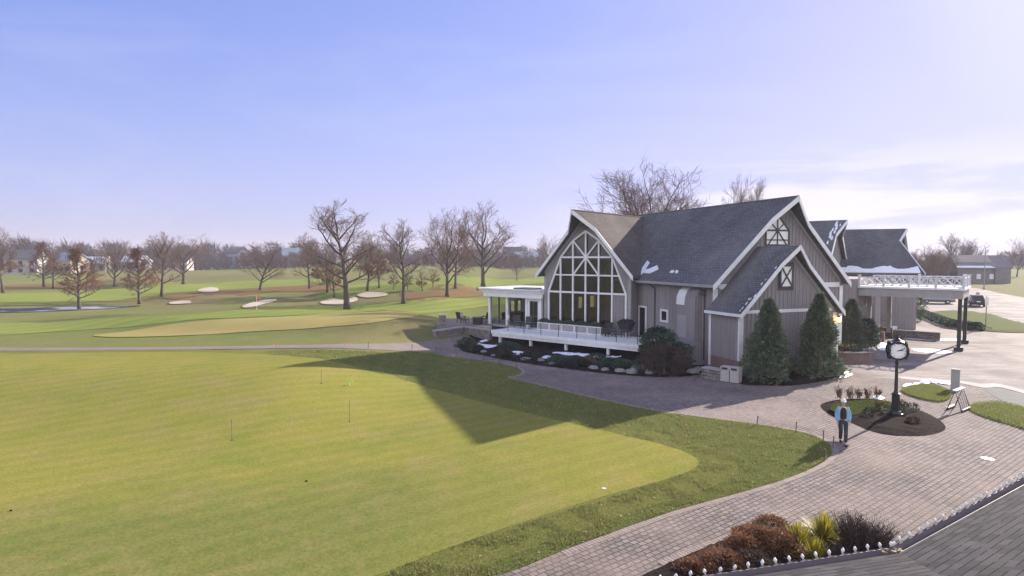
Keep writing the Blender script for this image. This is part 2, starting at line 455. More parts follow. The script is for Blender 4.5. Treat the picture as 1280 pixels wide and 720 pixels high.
# ------------------------------------------------------------------ sheets on the ground
def smooth_poly(pts, n=5):
    out = []; k = len(pts)
    for i in range(k):
        p0, p1, p2, p3 = (pts[(i+j-1) % k] for j in range(4))
        for q in range(n):
            t = q/n
            out.append(.5*((2*p1)+(p2-p0)*t+(2*p0-5*p1+4*p2-p3)*t*t+(3*p1-p0-3*p2+p3)*t*t*t))
    return out
def poly(px, n=5):
    pts = [V((p.x, p.y, 0)) for p in (G(u, v) for u, v in px)]
    return smooth_poly(pts, n) if n > 1 else pts
def sheet(name, pts, off, m, grid=2.0, kind='structure', rel=0, relscale=1.5, mound=0):
    bm = bmesh.new()
    vs = [bm.verts.new((p.x, p.y, 0)) for p in pts]
    f = bm.faces.new(vs); f.normal_update()
    if f.normal.z < 0: f.normal_flip()
    bmesh.ops.triangulate(bm, faces=bm.faces[:])
    xs = [p.x for p in pts]; ys = [p.y for p in pts]
    for lo, hi, ax in ((min(xs), max(xs), 0), (min(ys), max(ys), 1)):
        k = int((hi-lo)/grid)
        for i in range(1, k+1):
            c = lo+i*(hi-lo)/(k+1)
            co = V((0, 0, 0)); co[ax] = c; no = V((0, 0, 0)); no[ax] = 1
            bmesh.ops.bisect_plane(bm, geom=bm.verts[:]+bm.edges[:]+bm.faces[:], plane_co=co, plane_no=no)
    bm.verts.ensure_lookup_table()
    P2 = [(p.x, p.y) for p in pts]
    for v in bm.verts:
        z = hgt(v.co.x, v.co.y)+off*(1+max(0, v.co.y-60)/60)
        if mound or rel:
            d = min(math.hypot(v.co.x-a, v.co.y-b) for a, b in P2)
            e = min(1, d/.5)
            z += mound*e+rel*e*(noise.noise(V((v.co.x*relscale, v.co.y*relscale, 4)))+.5*noise.noise(V((v.co.x*relscale*2.7, v.co.y*relscale*2.7, 8))))
        v.co.z = z
    me = bpy.data.meshes.new(name); bm.to_mesh(me); bm.free()
    me.polygons.foreach_set('use_smooth', [True]*len(me.polygons))
    me.update()
    autouv(me, V((0, 0, 0)))
    for l in me.uv_layers[0].data: pass
    uvl = me.uv_layers[0]
    for lp in me.loops:
        c = me.vertices[lp.vertex_index].co; uvl.data[lp.index].uv = (c.x, c.y)
    me.materials.append(MATS[m])
    o = bpy.data.objects.new(name, me); COL.objects.link(o)
    if kind: o['kind'] = kind
    return o
def rawmesh(name, verts, faces, m, parent=None, loc=None):
    """verts (n,3) array, faces (k,3 or 4) array"""
    me = bpy.data.meshes.new(name)
    k = faces.shape[1]
    me.vertices.add(len(verts)); me.vertices.foreach_set('co', np.asarray(verts, np.float32).ravel())
    me.loops.add(faces.size); me.loops.foreach_set('vertex_index', faces.astype(np.int32).ravel())
    me.polygons.add(len(faces)); me.polygons.foreach_set('loop_start', np.arange(0, faces.size, k, dtype=np.int32))
    me.update(calc_edges=True); me.validate()
    me.materials.append(MATS[m])
    o = bpy.data.objects.new(name, me); COL.objects.link(o)
    if parent is not None: o.parent = parent
    if loc is not None: o.location = loc
    return o
HAZE = 0.0004
# ------------------------------------------------------------------ daylight
SUN_AZ, SUN_EL = R(49.0), R(22.8)            # azimuth from +Y towards +X
w = bpy.data.worlds.new('World'); SC.world = w; w.use_nodes = True
nt = w.node_tree; nt.nodes.clear()
wo = nt.nodes.new('ShaderNodeOutputWorld'); bg = nt.nodes.new('ShaderNodeBackground')
sky = nt.nodes.new('ShaderNodeTexSky'); sky.sky_type = 'NISHITA'; sky.sun_disc = False
sky.sun_elevation = SUN_EL; sky.sun_rotation = SUN_AZ
sky.air_density = 1.0; sky.dust_density = 1.2; sky.ozone_density = 2.5; sky.altitude = 80
SKY_STRENGTH = .12
bg.inputs[1].default_value = SKY_STRENGTH
tc = nt.nodes.new('ShaderNodeTexCoord'); sep = nt.nodes.new('ShaderNodeSeparateXYZ')
nt.links.new(tc.outputs['Generated'], sep.inputs[0])
tint = ramp(nt, sep.outputs[2], [(0.0, (1.05, .92, 1.30)), (.09, (.95, .87, 1.34)), (.28, (.70, .70, 1.46)), (1, (.52, .56, 1.42))])
base = mixc(nt, sky.outputs[0], tint, 1.0, 'MULTIPLY')
def vm(op, a, b):
    n = nt.nodes.new('ShaderNodeVectorMath'); n.operation = op
    for i, x in enumerate((a, b)):
        if isinstance(x, tuple): n.inputs[i].default_value = x
        else: nt.links.new(x, n.inputs[i])
    return n.outputs[0]
# soft clip per channel: evens out the brightness of the sky towards the sun
base = vm('DIVIDE', base, vm('ADD', vm('DIVIDE', base, (1.95, 2.02, 3.1)), (1.0, 1.0, 1.0)))
# thin cloud bank low over the sun side, wisps elsewhere near the horizon
mp = nt.nodes.new('ShaderNodeMapping'); mp.inputs['Scale'].default_value = (2.2, 2.2, 15)
nt.links.new(tc.outputs['Generated'], mp.inputs[0])
cn = noi(nt, mp.outputs[0], 1.6, 7, .6, .3)
cl = ramp(nt, cn, [(.43, 0), (.55, 1)])
band = ramp(nt, sep.outputs[2], [(.0, .5), (.035, 1), (.10, .75), (.17, 0)])
side = ramp(nt, sep.outputs[0], [(.02, 0), (.38, 1)])
def mul(a, b):
    n = nt.nodes.new('ShaderNodeMath'); n.operation = 'MULTIPLY'
    for i, x in enumerate((a, b)):
        if isinstance(x, (int, float)): n.inputs[i].default_value = x
        else: nt.links.new(x, n.inputs[i])
    return n.outputs[0]
cf = mul(mul(cl, band), side)
CLOUD_L = 2.3
base = mixc(nt, base, (CLOUD_L*1.03, CLOUD_L*.98, CLOUD_L*1.05), mul(cf, .95))
# bright cloud added behind the camera, out of view, to lift shaded facades
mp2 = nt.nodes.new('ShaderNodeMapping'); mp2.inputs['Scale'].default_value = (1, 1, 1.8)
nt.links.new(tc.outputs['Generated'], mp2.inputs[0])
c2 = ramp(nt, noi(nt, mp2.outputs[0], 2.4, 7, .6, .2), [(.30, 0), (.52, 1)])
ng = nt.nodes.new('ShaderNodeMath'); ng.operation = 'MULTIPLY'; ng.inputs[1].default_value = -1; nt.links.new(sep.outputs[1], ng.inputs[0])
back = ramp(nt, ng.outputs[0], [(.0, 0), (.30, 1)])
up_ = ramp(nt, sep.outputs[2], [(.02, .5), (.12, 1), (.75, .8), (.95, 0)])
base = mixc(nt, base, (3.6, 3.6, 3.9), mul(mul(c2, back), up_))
# thin wisps high up
mp3 = nt.nodes.new('ShaderNodeMapping'); mp3.inputs['Scale'].default_value = (1.2, 2.5, 6); mp3.inputs['Rotation'].default_value = (0, .15, .4)
nt.links.new(tc.outputs['Generated'], mp3.inputs[0])
c3_ = ramp(nt, noi(nt, mp3.outputs[0], 1.5, 8, .62, .8), [(.48, 0), (.75, .16)])
base = mixc(nt, base, (1.75, 1.85, 2.3), c3_)
# bright aureole round the low sun
dp = nt.nodes.new('ShaderNodeVectorMath'); dp.operation = 'DOT_PRODUCT'; nt.links.new(tc.outputs['Generated'], dp.inputs[0])
dp.inputs[1].default_value = (math.sin(SUN_AZ)*math.cos(SUN_EL), math.cos(SUN_AZ)*math.cos(SUN_EL), math.sin(SUN_EL))
au = ramp(nt, dp.outputs['Value'], [(.955, 0), (.98, .3), (.997, 1)])
base = mixc(nt, base, (2.2, 2.2, 2.3), au)
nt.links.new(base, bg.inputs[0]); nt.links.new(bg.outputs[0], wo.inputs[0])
sl = bpy.data.lights.new('sun', 'SUN'); sl.energy = 3.0; sl.angle = R(.5); sl.color = (1, .90, .78)
so = bpy.data.objects.new('sun', sl); COL.objects.link(so)
sd = V((math.sin(SUN_AZ)*math.cos(SUN_EL), math.cos(SUN_AZ)*math.cos(SUN_EL), math.sin(SUN_EL)))
so.rotation_euler = sd.to_track_quat('Z', 'Y').to_euler(); so.location = sd*200
SC.view_settings.view_transform = 'Standard'; SC.view_settings.look = 'None'
SC.view_settings.exposure = 1.9; SC.view_settings.gamma = 1
SC.cycles.max_bounces = 8; SC.cycles.transparent_max_bounces = 24
# ------------------------------------------------------------------ ground
def make_ground():
    angs = list(np.arange(-60, 60.01, .34))+list(np.arange(66, 300, 6.0))
    rad = [0.5]+list(np.exp(np.linspace(math.log(3.5), math.log(6000), 310)))
    na = len(angs); V_ = []; 
    for r in rad:
        for a in angs:
            x = r*math.sin(R(a)); y = r*math.cos(R(a))
            V_.append((x, y, hgt(x, y)))
    fs = []
    for i in range(len(rad)-1):
        for j in range(na):
            k = (j+1) % na
            fs.append((i*na+j, i*na+k, (i+1)*na+k, (i+1)*na+j))
    V_.append((0, 0, hgt(0, 0))); c = len(V_)-1
    o = rawmesh('ground', np.array(V_), np.array(fs), 'course_ground')
    o.data.polygons.foreach_set('use_smooth', [True]*len(o.data.polygons))
    bm = bmesh.new(); bm.from_mesh(o.data)
    bmesh.ops.contextual_create
    if bm.faces[:] and sum(f.normal.z for f in list(bm.faces)[:50]) < 0:
        bmesh.ops.reverse_faces(bm, faces=bm.faces[:])
    bm.to_mesh(o.data); bm.free()
    o['kind'] = 'structure'
make_ground()

# --- golf course (measured outlines)
sheet('fairway', poly([(-90, 420), (0, 419), (100, 413), (180, 407), (330, 396), (480, 388), (600, 384), (700, 379), (700, 372), (640, 371), (520, 375), (380, 384), (250, 393), (100, 401), (-90, 405)]), .03, 'fairway_turf', 2.5)
sheet('fairway', poly([(-90, 384), (60, 379), (180, 371), (300, 362), (420, 355), (420, 349), (320, 351), (150, 361), (60, 366), (-90, 374)]), .03, 'fairway_turf', 4)
sheet('fairway', poly([(395, 371), (430, 373), (560, 361), (700, 352), (720, 344), (600, 346), (480, 352), (420, 360)]), .03, 'fairway_turf', 4)
sheet('leaf_litter', poly([(180, 377), (200, 373), (240, 371), (330, 366), (420, 363), (425, 358), (340, 359), (250, 365), (190, 371)]), .04, 'leaf_litter', 3, 'stuff')['label'] = 'rust brown fallen leaves covering the ground beneath the bare course trees'
sheet('leaf_litter', poly([(-60, 366), (40, 362), (120, 356), (200, 352), (210, 348), (120, 350), (40, 356), (-60, 361)]), .04, 'leaf_litter', 3, 'stuff')['label'] = 'brown leaf litter below the trees in front of the white house'
sheet('leaf_litter', poly([(500, 364), (540, 360), (600, 361), (640, 364), (560, 373), (520, 376)]), .035, 'leaf_litter', 3, 'stuff')['label'] = 'brown leaf litter around the trunk of the leaning bare tree'
sheet('putting_green', poly([(120, 419), (200, 408), (320, 398), (440, 391.5), (500, 390.5), (525, 394), (480, 402), (400, 410), (300, 416), (200, 421), (140, 422)]), .05, 'far_green_turf', 1.2)
sheet('pond', poly([(-90, 388), (0, 386.5), (70, 384.5), (120, 383.5), (178, 382.5), (150, 385), (105, 387.5), (40, 390.5), (-90, 393)]), .06, 'water_sky_pale', 2)
for px in ([(247, 364), (262, 360), (272, 361), (272, 365), (258, 366.5)], [(303, 384), (318, 378.5), (340, 375), (346, 376), (330, 381), (312, 385.5)],
           [(400, 379), (412, 374.5), (430, 376), (443, 372.5), (447, 376), (432, 381), (410, 381.5)], [(446, 370), (460, 366), (480, 367), (484, 370), (462, 373)],
           [(212, 379), (225, 377), (238, 377), (236, 380), (215, 381)]):
    sheet('bunker', poly(px), .09, 'sand', 1.0, 'structure', rel=.1, relscale=.5)
sheet('cart_path', poly([(-90, 434), (60, 435), (200, 434.2), (330, 432.3), (430, 430.2), (500, 429.3), (548, 424.5), (575, 428), (560, 436), (540, 441), (500, 439), (430, 435.8), (330, 436.2), (200, 437.6), (60, 438.8), (-90, 438)], 4), .03, 'path_surface', 1.5)
gp = [(-60, 447), (60, 442.5), (150, 441), (250, 441), (345, 444), (415, 452), (480, 467), (530, 483), (600, 503), (680, 522), (760, 540), (830, 557), (866, 571), (872, 583), (840, 598), (760, 620), (680, 645), (600, 672), (520, 702), (420, 740), (250, 800), (-100, 900), (-500, 760), (-300, 560)]
gpp = poly(gp)
def grow_poly(p, d):
    cx = sum(q.x for q in p)/len(p); cy = sum(q.y for q in p)/len(p); out = []
    for i, q in enumerate(p):
        t = p[(i+1) % len(p)]-p[i-1]; n = V((t.y, -t.x, 0)).normalized()
        if n.dot(q-V((cx, cy, 0))) < 0: n = -n
        out.append(q+n*d)
    return out
sheet('green_collar', grow_poly(gpp, 1.3), .02, 'collar_turf', 1.5)
sheet('putting_green', gpp, .03, 'green_turf', 1.5)
# --- near lawn on which real blades stand
lawn_edge = [(610, 722), (700, 690), (760, 668), (840, 640), (930, 615), (985, 598), (1020, 583), (1037, 571), (1040, 561), (1030, 551), (1000, 540), (940, 530), (880, 522), (820, 514), (760, 502), (707, 490), (667, 480), (640, 474), (634, 471), (645, 469.5), (652, 465), (645, 459.5), (620, 454), (597, 450), (560, 446), (535, 441)]
lawn_back = [(480, 440.5), (420, 438), (340, 438.5), (340, 444), (415, 452), (530, 483), (680, 522), (830, 557), (866, 571), (872, 583), (840, 598), (600, 672), (480, 722)]
sheet('lawn', poly(lawn_edge+lawn_back, 3), .0165, 'rough_grass', 2)
# --- paved ground
sheet('driveway', poly([(1046, 470), (1058, 450), (1076, 432), (1060, 405), (1080, 385), (1120, 364), (1160, 361.5), (1215, 360), (1245, 365.5), (1280, 372), (1400, 392), (1900, 470), (1900, 640), (1400, 575), (1280, 520), (1235, 500), (1200, 494), (1130, 486), (1082, 478)], 3), .006, 'drive_surface', 3)
pv = lawn_edge+[(545, 434), (556, 424), (590, 422), (640, 436), (700, 446), (800, 455), (900, 450), (1000, 450), (1046, 462), (1062, 463), (1085, 471), (1127, 474), (1165, 477), (1200, 479), (1228, 485), (1256, 503), (1290, 516), (1500, 570), (1700, 760), (1280, 900), (900, 860), (520, 770)]
po = sheet('paved_plaza', poly(pv, 3), .012, 'pavers', 3)
def rotuv(o, a):
    c, s = math.cos(a), math.sin(a)
    for l in o.data.uv_layers[0].data:
        x, y = l.uv; l.uv = (x*c-y*s, x*s+y*c)
rotuv(po, R(-38))
def border(name, pts, wd, off, m):
    mb = MB(); q = [V((p.x, p.y, 0)) for p in pts]
    nrm = []
    for i in range(len(q)):
        t = q[min(i+1, len(q)-1)]-q[max(i-1, 0)]; nrm.append(V((t.y, -t.x, 0)).normalized())
    h = lambda p: V((p.x, p.y, hgt(p.x, p.y)+off))
    for i in range(len(q)-1): mb.face([h(q[i]), h(q[i]+nrm[i]*wd), h(q[i+1]+nrm[i+1]*wd), h(q[i+1])])
    o = mb.build(name, m, fix=False); o['kind'] = 'structure'
    u = 0; uvl = o.data.uv_layers[0].data
    for i in range(len(q)-1):
        L = (q[i+1]-q[i]).length
        for k, (a, b) in enumerate(((u, 0), (u, wd), (u+L, wd), (u+L, 0))): uvl[i*4+k].uv = (b, a)
        u += L
    return o
le = smooth_poly([G(u, v) for u, v in lawn_edge], 6)[6:-12]
border('paver_border', le, .22, .018, 'border_pavers')
sheet('asphalt_path', poly([(1228, 485), (1252, 486), (1300, 500), (1400, 530), (1400, 560), (1300, 520), (1256, 503)], 2), .02, 'asphalt', 3)
sheet('curb_strip', poly([(1127, 474), (1165, 477.5), (1200, 479.5), (1228, 485), (1252, 485), (1300, 498), (1300, 494), (1250, 480.5), (1225, 480), (1200, 476.5), (1165, 474), (1127, 471)], 3), .026, 'concrete', 2)
isl1 = [(1126, 489), (1140, 483.5), (1165, 482), (1185, 489), (1189, 497), (1178, 503), (1160, 501.5), (1140, 496.5)]
isl2 = [(1211, 510), (1220, 505.5), (1240, 503.5), (1258, 505), (1300, 518), (1340, 545), (1300, 543), (1262, 532), (1235, 524), (1215, 516)]
isl3 = [(1150, 394), (1165, 390.5), (1190, 389), (1230, 392), (1262, 401), (1300, 410), (1300, 416), (1240, 415), (1200, 409), (1170, 403)]
for px in (isl1, isl2):
    sheet('grass_island', poly(px), .03, 'rough_grass', 1, mound=.08)
sheet('grass_island', poly(isl3), .05, 'rough_grass', 2, mound=.12)
clk = [(1026, 509), (1034, 503), (1060, 499.5), (1090, 499.5), (1112, 503), (1140, 510), (1165, 520), (1181, 532), (1177, 540), (1150, 545.5), (1110, 544), (1085, 538), (1062, 528), (1040, 520)]
sheet('mulch_bed', poly(clk), .02, 'mulch', .35, mound=.12, rel=.05, relscale=2.2)
sheet('bed_lawn', poly([(1038, 515), (1052, 507.5), (1090, 503.5), (1125, 509), (1132, 514), (1108, 516.5), (1085, 518), (1068, 523), (1052, 522)]), .165, 'rough_grass', .4, rel=.02)
bedA = [(566, 432), (575, 438.5), (600, 444), (640, 452), (700, 460.5), (760, 467.5), (820, 471.5), (872, 469), (884, 458), (870, 440), (800, 420), (700, 405), (612, 405), (585, 424)]
sheet('mulch_bed', poly(bedA, 4), .02, 'mulch', .6, mound=.06, rel=.06, relscale=1.3)
sheet('mulch_bed', poly([(922, 479), (960, 482.5), (1000, 481.5), (1040, 474), (1056, 464), (1040, 455), (1000, 455), (930, 462)], 4), .02, 'mulch', .6, mound=.05, rel=.04, relscale=1.3)
bedF = [(800, 724), (830, 708), (880, 686), (930, 668), (968, 659), (1010, 660), (1070, 668), (1122, 682), (1142, 700), (1100, 760), (950, 800), (780, 770)]
fe = smooth_poly([G(u, v) for u, v in bedF[:9]], 6)[6:-12]
border('paver_border', fe, -.2, .022, 'border_pavers')
sheet('mulch_bed', poly(bedF, 4), .02, 'mulch', .4, mound=.12, rel=.05, relscale=2)
# --- grass blades on the near lawn (nobody could count them)
def inside(P2, x, y):
    c = False; j = len(P2)-1
    for i in range(len(P2)):
        if (P2[i][1] > y) != (P2[j][1] > y) and x < (P2[j][0]-P2[i][0])*(y-P2[i][1])/(P2[j][1]-P2[i][1])+P2[i][0]: c = not c
        j = i
    return c
def blades(name, px, n, hmin, hmax, m, base=.01, seed=1, wdt=.012, lbl=None, clump=0, pts=None):
    rr = random.Random(seed)
    P2 = [(p.x, p.y) for p in (pts or poly(px, 3))]
    xs = [p[0] for p in P2]; ys = [p[1] for p in P2]
    vs = []; k = 0; tries = 0
    while k < n and tries < n*12:
        tries += 1
        x = rr.uniform(min(xs), max(xs)); y = rr.uniform(min(ys), max(ys))
        # denser near the camera
        if rr.random() > min(1, (20/max(6, y))**1.6): continue
        if clump and noise.noise(V((x*1.1, y*1.1, 1)))+.35*noise.noise(V((x*4, y*4, 5))) < clump: continue
        if not inside(P2, x, y): continue
        z = hgt(x, y)+base
        a = rr.uniform(0, 6.283); h = rr.uniform(hmin, hmax); l = rr.uniform(.2, 1.0)*h
        dx, dy = math.cos(a)*wdt*max(1, y/22), math.sin(a)*wdt*max(1, y/22)
        b = rr.uniform(0, 6.283)
        vs += [(x-dx, y-dy, z), (x+dx, y+dy, z), (x+math.cos(b)*l, y+math.sin(b)*l, z+h)]
        k += 1
    vs = np.array(vs); f = np.arange(len(vs)).reshape(-1, 3)
    o = rawmesh(name, vs, f, m); o['kind'] = 'stuff'
    if lbl: o['label'] = lbl
    return o
blades('grass', lawn_edge+lawn_back, 130000, .02, .055, 'grass_blades', .012, 1, .011, 'short green rough grass between the putting green and the paved walk', clump=0)
blades('dry_grass', lawn_edge+lawn_back, 45000, .02, .055, 'dry_blades', .012, 11, .011, 'dry tan grass blades in patches over the near lawn', clump=.12)
blades('grass', lawn_edge+lawn_back, 42000, .05, .115, 'grass_blades', .012, 12, .013, 'taller tufts of rough grass on the near lawn', clump=.08)
blades('grass', isl2, 7000, .03, .07, 'grass_blades', .1, 2, .012, 'rough green grass covering the curved island beside the asphalt path')
blades('grass', isl1, 6000, .03, .06, 'grass_blades', .1, 3, .012, 'tan green grass on the small island in front of the grey pillar')
blades('grass', [(1038, 515), (1052, 507.5), (1090, 503.5), (1125, 509), (1132, 514), (1108, 516.5), (1085, 518), (1068, 523), (1052, 522)], 5000, .03, .08, 'island_grass', .16, 4, .012, 'bright green grass strip inside the clock bed')
# ------------------------------------------------------------------ clubhouse
club = thing('clubhouse', (16, 46, 0), 'large taupe clubhouse with steep grey roofs, white trim and a tall glazed gable', 'clubhouse')
MF = Fr(12.9, 40.8, 19.63)      # main wing: s along its gable, t along its ridge
WF = Fr(6.1, 51.7, -39.7)       # glazed wing: w along its facade, v into it
SF = MF
def part(mb, name, m, parent=None, **k): return mb.build(name, m, parent or club, **k)
def wall_panel(mb, P, prof_lo, prof_hi, nrm, th=.2, batten=.3, skip=()):
    """P(u,z)->point; prof_* lists of (u,z); battens every .42 m on the outer face"""
    pol = [P(u, z) for u, z in prof_lo]+[P(u, z) for u, z in reversed(prof_hi)]
    mb.prism(pol, nrm*-th)
    def ev(pr, u):
        for (a, za), (b, zb) in zip(pr, pr[1:]):
            if a <= u <= b: return za+(zb-za)*(u-a)/max(1e-6, b-a)
        return None
    u0, u1 = prof_hi[0][0], prof_hi[-1][0]
    n = int((u1-u0)/batten)
    for i in range(1, n):
        u = u0+(u1-u0)*i/n
        if any(a < u < b for a, b in skip): continue
        z0, z1 = ev(prof_lo, u), ev(prof_hi, u)
        if z1-z0 < .2: continue
        d = (P(u+1, 0)-P(u, 0)).normalized()*.03
        mb.prism([P(u, z0+.02)-d, P(u, z0+.02)+d, P(u, z1-.08)+d, P(u, z1-.08)-d], nrm*.04)
def roof_slope(mb, ridge_pts, eave_pts, th=.22):
    """one roof plane: outline ridge front->back then eave back->front"""
    pl = [V(p) for p in ridge_pts+eave_pts]
    mb.prism(pl, (0, 0, -th))
def rake(mb, pts, drop=.34, thick=.07, out=V((0, 0, 0))):
    """white bargeboard under the roof edge through pts"""
    for p, q in zip(pts, pts[1:]):
        p, q = V(p)+out, V(q)+out
        mb.prism([p+V((0, 0, .03)), q+V((0, 0, .03)), q+V((0, 0, -drop)), p+V((0, 0, -drop))], out.normalized()*thick if out.length else V((0, thick, 0)))
# ---- main wing
RZ, EZ, RS = 11.37, 5.5, 6.1
kL, kR = (RZ-EZ)/6.15, (RZ-5.6)/5.5
def mz(s): return RZ-(RS-s)*kL if s < RS else RZ-(s-RS)*kR
mb = MB()
wall_panel(mb, lambda u, z: MF(u, 0, z), [(.45, 0), (11.35, 0)], [(.45, mz(.45)-.25), (RS, RZ-.27), (11.35, mz(11.35)-.25)], -MF.A)
wall_panel(mb, lambda u, z: MF(.45, u, z), [(0.2, 0), (13, 0)], [(0.2, 5.62), (13, 5.62)], -MF.R, skip=((1.1, 3.6), (8.2, 9.4), (5.2, 6.3)))
mb.prism([MF(11.35, .2, 0), MF(11.35, 19, 0), MF(11.35, 19, 5.4), MF(11.35, .2, 5.4)], MF.R*-.2)
part(mb, 'wall', 'siding')
mb = MB()
ridge = [MF(RS, -1.2, RZ), MF(RS, 19, RZ)]
roof_slope(mb, ridge, [MF(-.05, 12.6, EZ), MF(-.05, -.5, EZ), MF(RS-1.6, -.5, mz(RS-1.6))])
ro = part(mb, 'roof', 'shingles')
mb = MB()
roof_slope(mb, ridge, [MF(11.6, 19, 5.6), MF(11.6, -.5, 5.6), MF(RS+1.5, -.5, mz(RS+1.5))])
part(mb, 'roof', 'shingles')
mb = MB()
mb.tube([MF(RS, -1.22, RZ+.0), MF(RS, 19, RZ+.0)], .07, 6)
part(mb, 'ridge_cap', 'shingles')
def bargeboards(fr, rs, rz, foot_l, foot_r, kl, kr, tk, tf, tr, name='bargeboard', drop=.33, soff=True):
    """tk: kink distance from ridge (m), tf: overhang at the foot, tr: overhang at the prow; (fr s along gable)"""
    mb = MB(); o = fr.A*-.004
    for sgn, foot, k in ((-1, foot_l, kl), (1, foot_r, kr)):
        pts = [(rs, tr, rz), (rs+sgn*tk, tf, rz-tk*k), (foot, tf, rz-abs(foot-rs)*k)]
        P3 = [fr(a, b, z) for a, b, z in pts]
        for p, q in zip(P3, P3[1:]):
            d = (q-p); n = V((0, 0, 1)).cross(d).normalized()
            if n.dot(fr.A) > 0: n = -n
            p2, q2 = p+n*.006+V((0, 0, .03)), q+n*.006+V((0, 0, .03))
            mb.prism([p2, q2, q2-V((0, 0, drop)), p2-V((0, 0, drop))], n*.06)
    part(mb, name, 'white_paint')
    if soff:
        mb = MB()
        for sgn, foot, k in ((-1, foot_l, kl), (1, foot_r, kr)):
            a, b = rs+sgn*.05, foot-sgn*.55
            za, zb = rz-abs(a-rs)*k-.28, rz-abs(b-rs)*k-.28
            mb.prism([fr(a, -.02, za), fr(b, -.02, zb), fr(b, -.02, zb-.3), fr(a, -.02, za-.3)], fr.A*-.05)
        part(mb, 'frieze_board', 'grey_trim')
bargeboards(MF, RS, RZ, -.08, 11.65, kL, kR, 1.55, -.5, -1.2, drop=.38)
mb = MB(); mb.box(MF, -.17, -.05, -.5, 12.4, EZ-.16, EZ+.02); part(mb, 'gutter', 'grey_trim')
mb = MB(); mb.box(MF, -.05, .5, -.45, 12.4, EZ-.225, EZ-.18); part(mb, 'soffit', 'soffit')
for a, b in ((.38, .66), (11.14, 11.42)):
    mb = MB(); mb.box(MF, a, b, -.045, .1, 0, mz((a+b)/2)-.4 if a < 1 else 5.3); part(mb, 'corner_board', 'white_paint')
mb = MB(); mb.box(MF, .72, 11.1, -.05, -.002, 5.22, 5.55); part(mb, 'trim_band', 'white_paint')
# X-window under the main peak
def xwindow(cx, w, z0, z1, fr, t, top=0, name='window'):
    mb = MB(); h = w/2
    outl = [fr(cx-h, t, z0), fr(cx+h, t, z0), fr(cx+h, t, z1), fr(cx-h, t, z1)] if not top else \
           [fr(cx-h, t, z0), fr(cx+h, t, z0), fr(cx+h, t, z1), fr(cx, t, z1+top), fr(cx-h, t, z1)]
    f = part(MB(), name, 'dark_frame') if False else None
    mb2 = MB(); mb2.prism(outl, fr.A*-.05)
    zt = z1
    fw = .11
    o = t-.075
    def bar(a, b, wd=fw): mb.beam(fr(a[0], o, a[1]), fr(b[0], o, b[1]), wd, .05, fr.A)
    bar((cx-h, z0), (cx+h, z0)); bar((cx-h, z1), (cx+h, z1)); bar((cx-h, z0), (cx-h, z1)); bar((cx+h, z0), (cx+h, z1))
    o = t-.08
    if top:
        bar((cx-h, z1), (cx, z1+top)); bar((cx, z1+top), (cx+h, z1)); bar((cx, z0), (cx, z1+top), .07)
        zc = (z0+z1)/2+.1
        zc = z1-.0
        o = t-.086
        bar((cx, zc), (cx-h, zc-h*1.25), .07); bar((cx, zc), (cx+h, zc-h*1.25), .07); bar((cx-h, z0+.35), (cx+h, z0+.35), .07)
        o = t-.09
        bar((cx, zc), (cx-h*.55, z1+top*.45), .06); bar((cx, zc), (cx+h*.55, z1+top*.45), .06)
    else:
        o = t-.086; bar((cx-h, z0), (cx+h, z1), .08)
        o = t-.092; bar((cx-h, z1), (cx+h, z0), .08)
    f = part(mb, name, 'dark_frame')
    mb2.build('pane', 'window_white', f)
    return f
xwindow(5.45, 1.95, 8.15, 9.15, MF, 0, 1.05)
# ---- small front gable
SR, SRZ, SFZ = 3.84, 8.05, 3.85
sk = (SRZ-SFZ)/4.1
def sz(s): return SRZ-abs(s-SR)*sk
mb = MB()
wall_panel(mb, lambda u, z: MF(u, -2.97, z), [(0, .95), (7.68, .95)], [(0, sz(0)-.24), (SR, SRZ-.26), (7.68, sz(7.68)-.24)], -MF.A)
wall_panel(mb, lambda u, z: MF(0, u, z), [(-2.77, .95), (0, .95)], [(-2.77, 4.0), (0, 4.0)], -MF.R)
mb.prism([MF(7.68, -2.77, 0), MF(7.68, 0, 0), MF(7.68, 0, 3.9), MF(7.68, -2.77, 3.9)], MF.R*-.2)
part(mb, 'wall', 'siding')
mb = MB(); mb.box(MF, -.03, 7.71, -3.0, .1, -.05, .95); part(mb, 'brick_base', 'red_brick')
rg = [MF(SR, -3.75, SRZ), MF(SR, -.03, SRZ)]
mb = MB(); roof_slope(mb, rg, [MF(-.26, -.03, SFZ), MF(-.26, -3.4, SFZ), MF(SR-1.1, -3.4, sz(SR-1.1))], .2); part(mb, 'roof', 'shingles')
mb = MB(); roof_slope(mb, rg, [MF(7.94, -.03, SFZ), MF(7.94, -3.4, SFZ), MF(SR+1.1, -3.4, sz(SR+1.1))], .2); part(mb, 'roof', 'shingles')
bargeboards(Fr(*(MF(0, -2.97, 0).xy), 19.63), SR, SRZ, -.29, 7.97, sk, sk, 1.1, -.43, -.78, drop=.31)
mb = MB(); mb.box(MF, -.38, -.26, -3.4, -.02, SFZ-.15, SFZ+.02); part(mb, 'gutter', 'white_paint')
for a, b, z in ((-.04, .28, 3.75), (7.4, 7.72, 3.75)):
    mb = MB(); mb.box(MF, a, b, -3.02, -2.9, .95, z); part(mb, 'corner_board', 'white_paint')
mb = MB(); mb.box(MF, -.045, .0, -.3, -.08, .3, 3.8); part(mb, 'corner_board', 'white_paint')
mb = MB(); mb.box(MF, .3, 7.38, -3.02, -2.972, 3.86, 4.06); part(mb, 'trim_band', 'white_paint')
xwindow(SR-.35, .95, 5.45, 6.8, MF, -2.99)
mb = MB()
for a, b, c, d in ((-.62, -.5, 5.25, 7.0), (.5, .62, 5.25, 7.0), (-.5, .5, 5.25, 5.4), (-.5, .5, 6.88, 7.0)):
    mb.box(MF, SR-.35+a, SR-.35+b, -3.02, -2.973, c, d)
part(mb, 'window_surround', 'dark_frame')
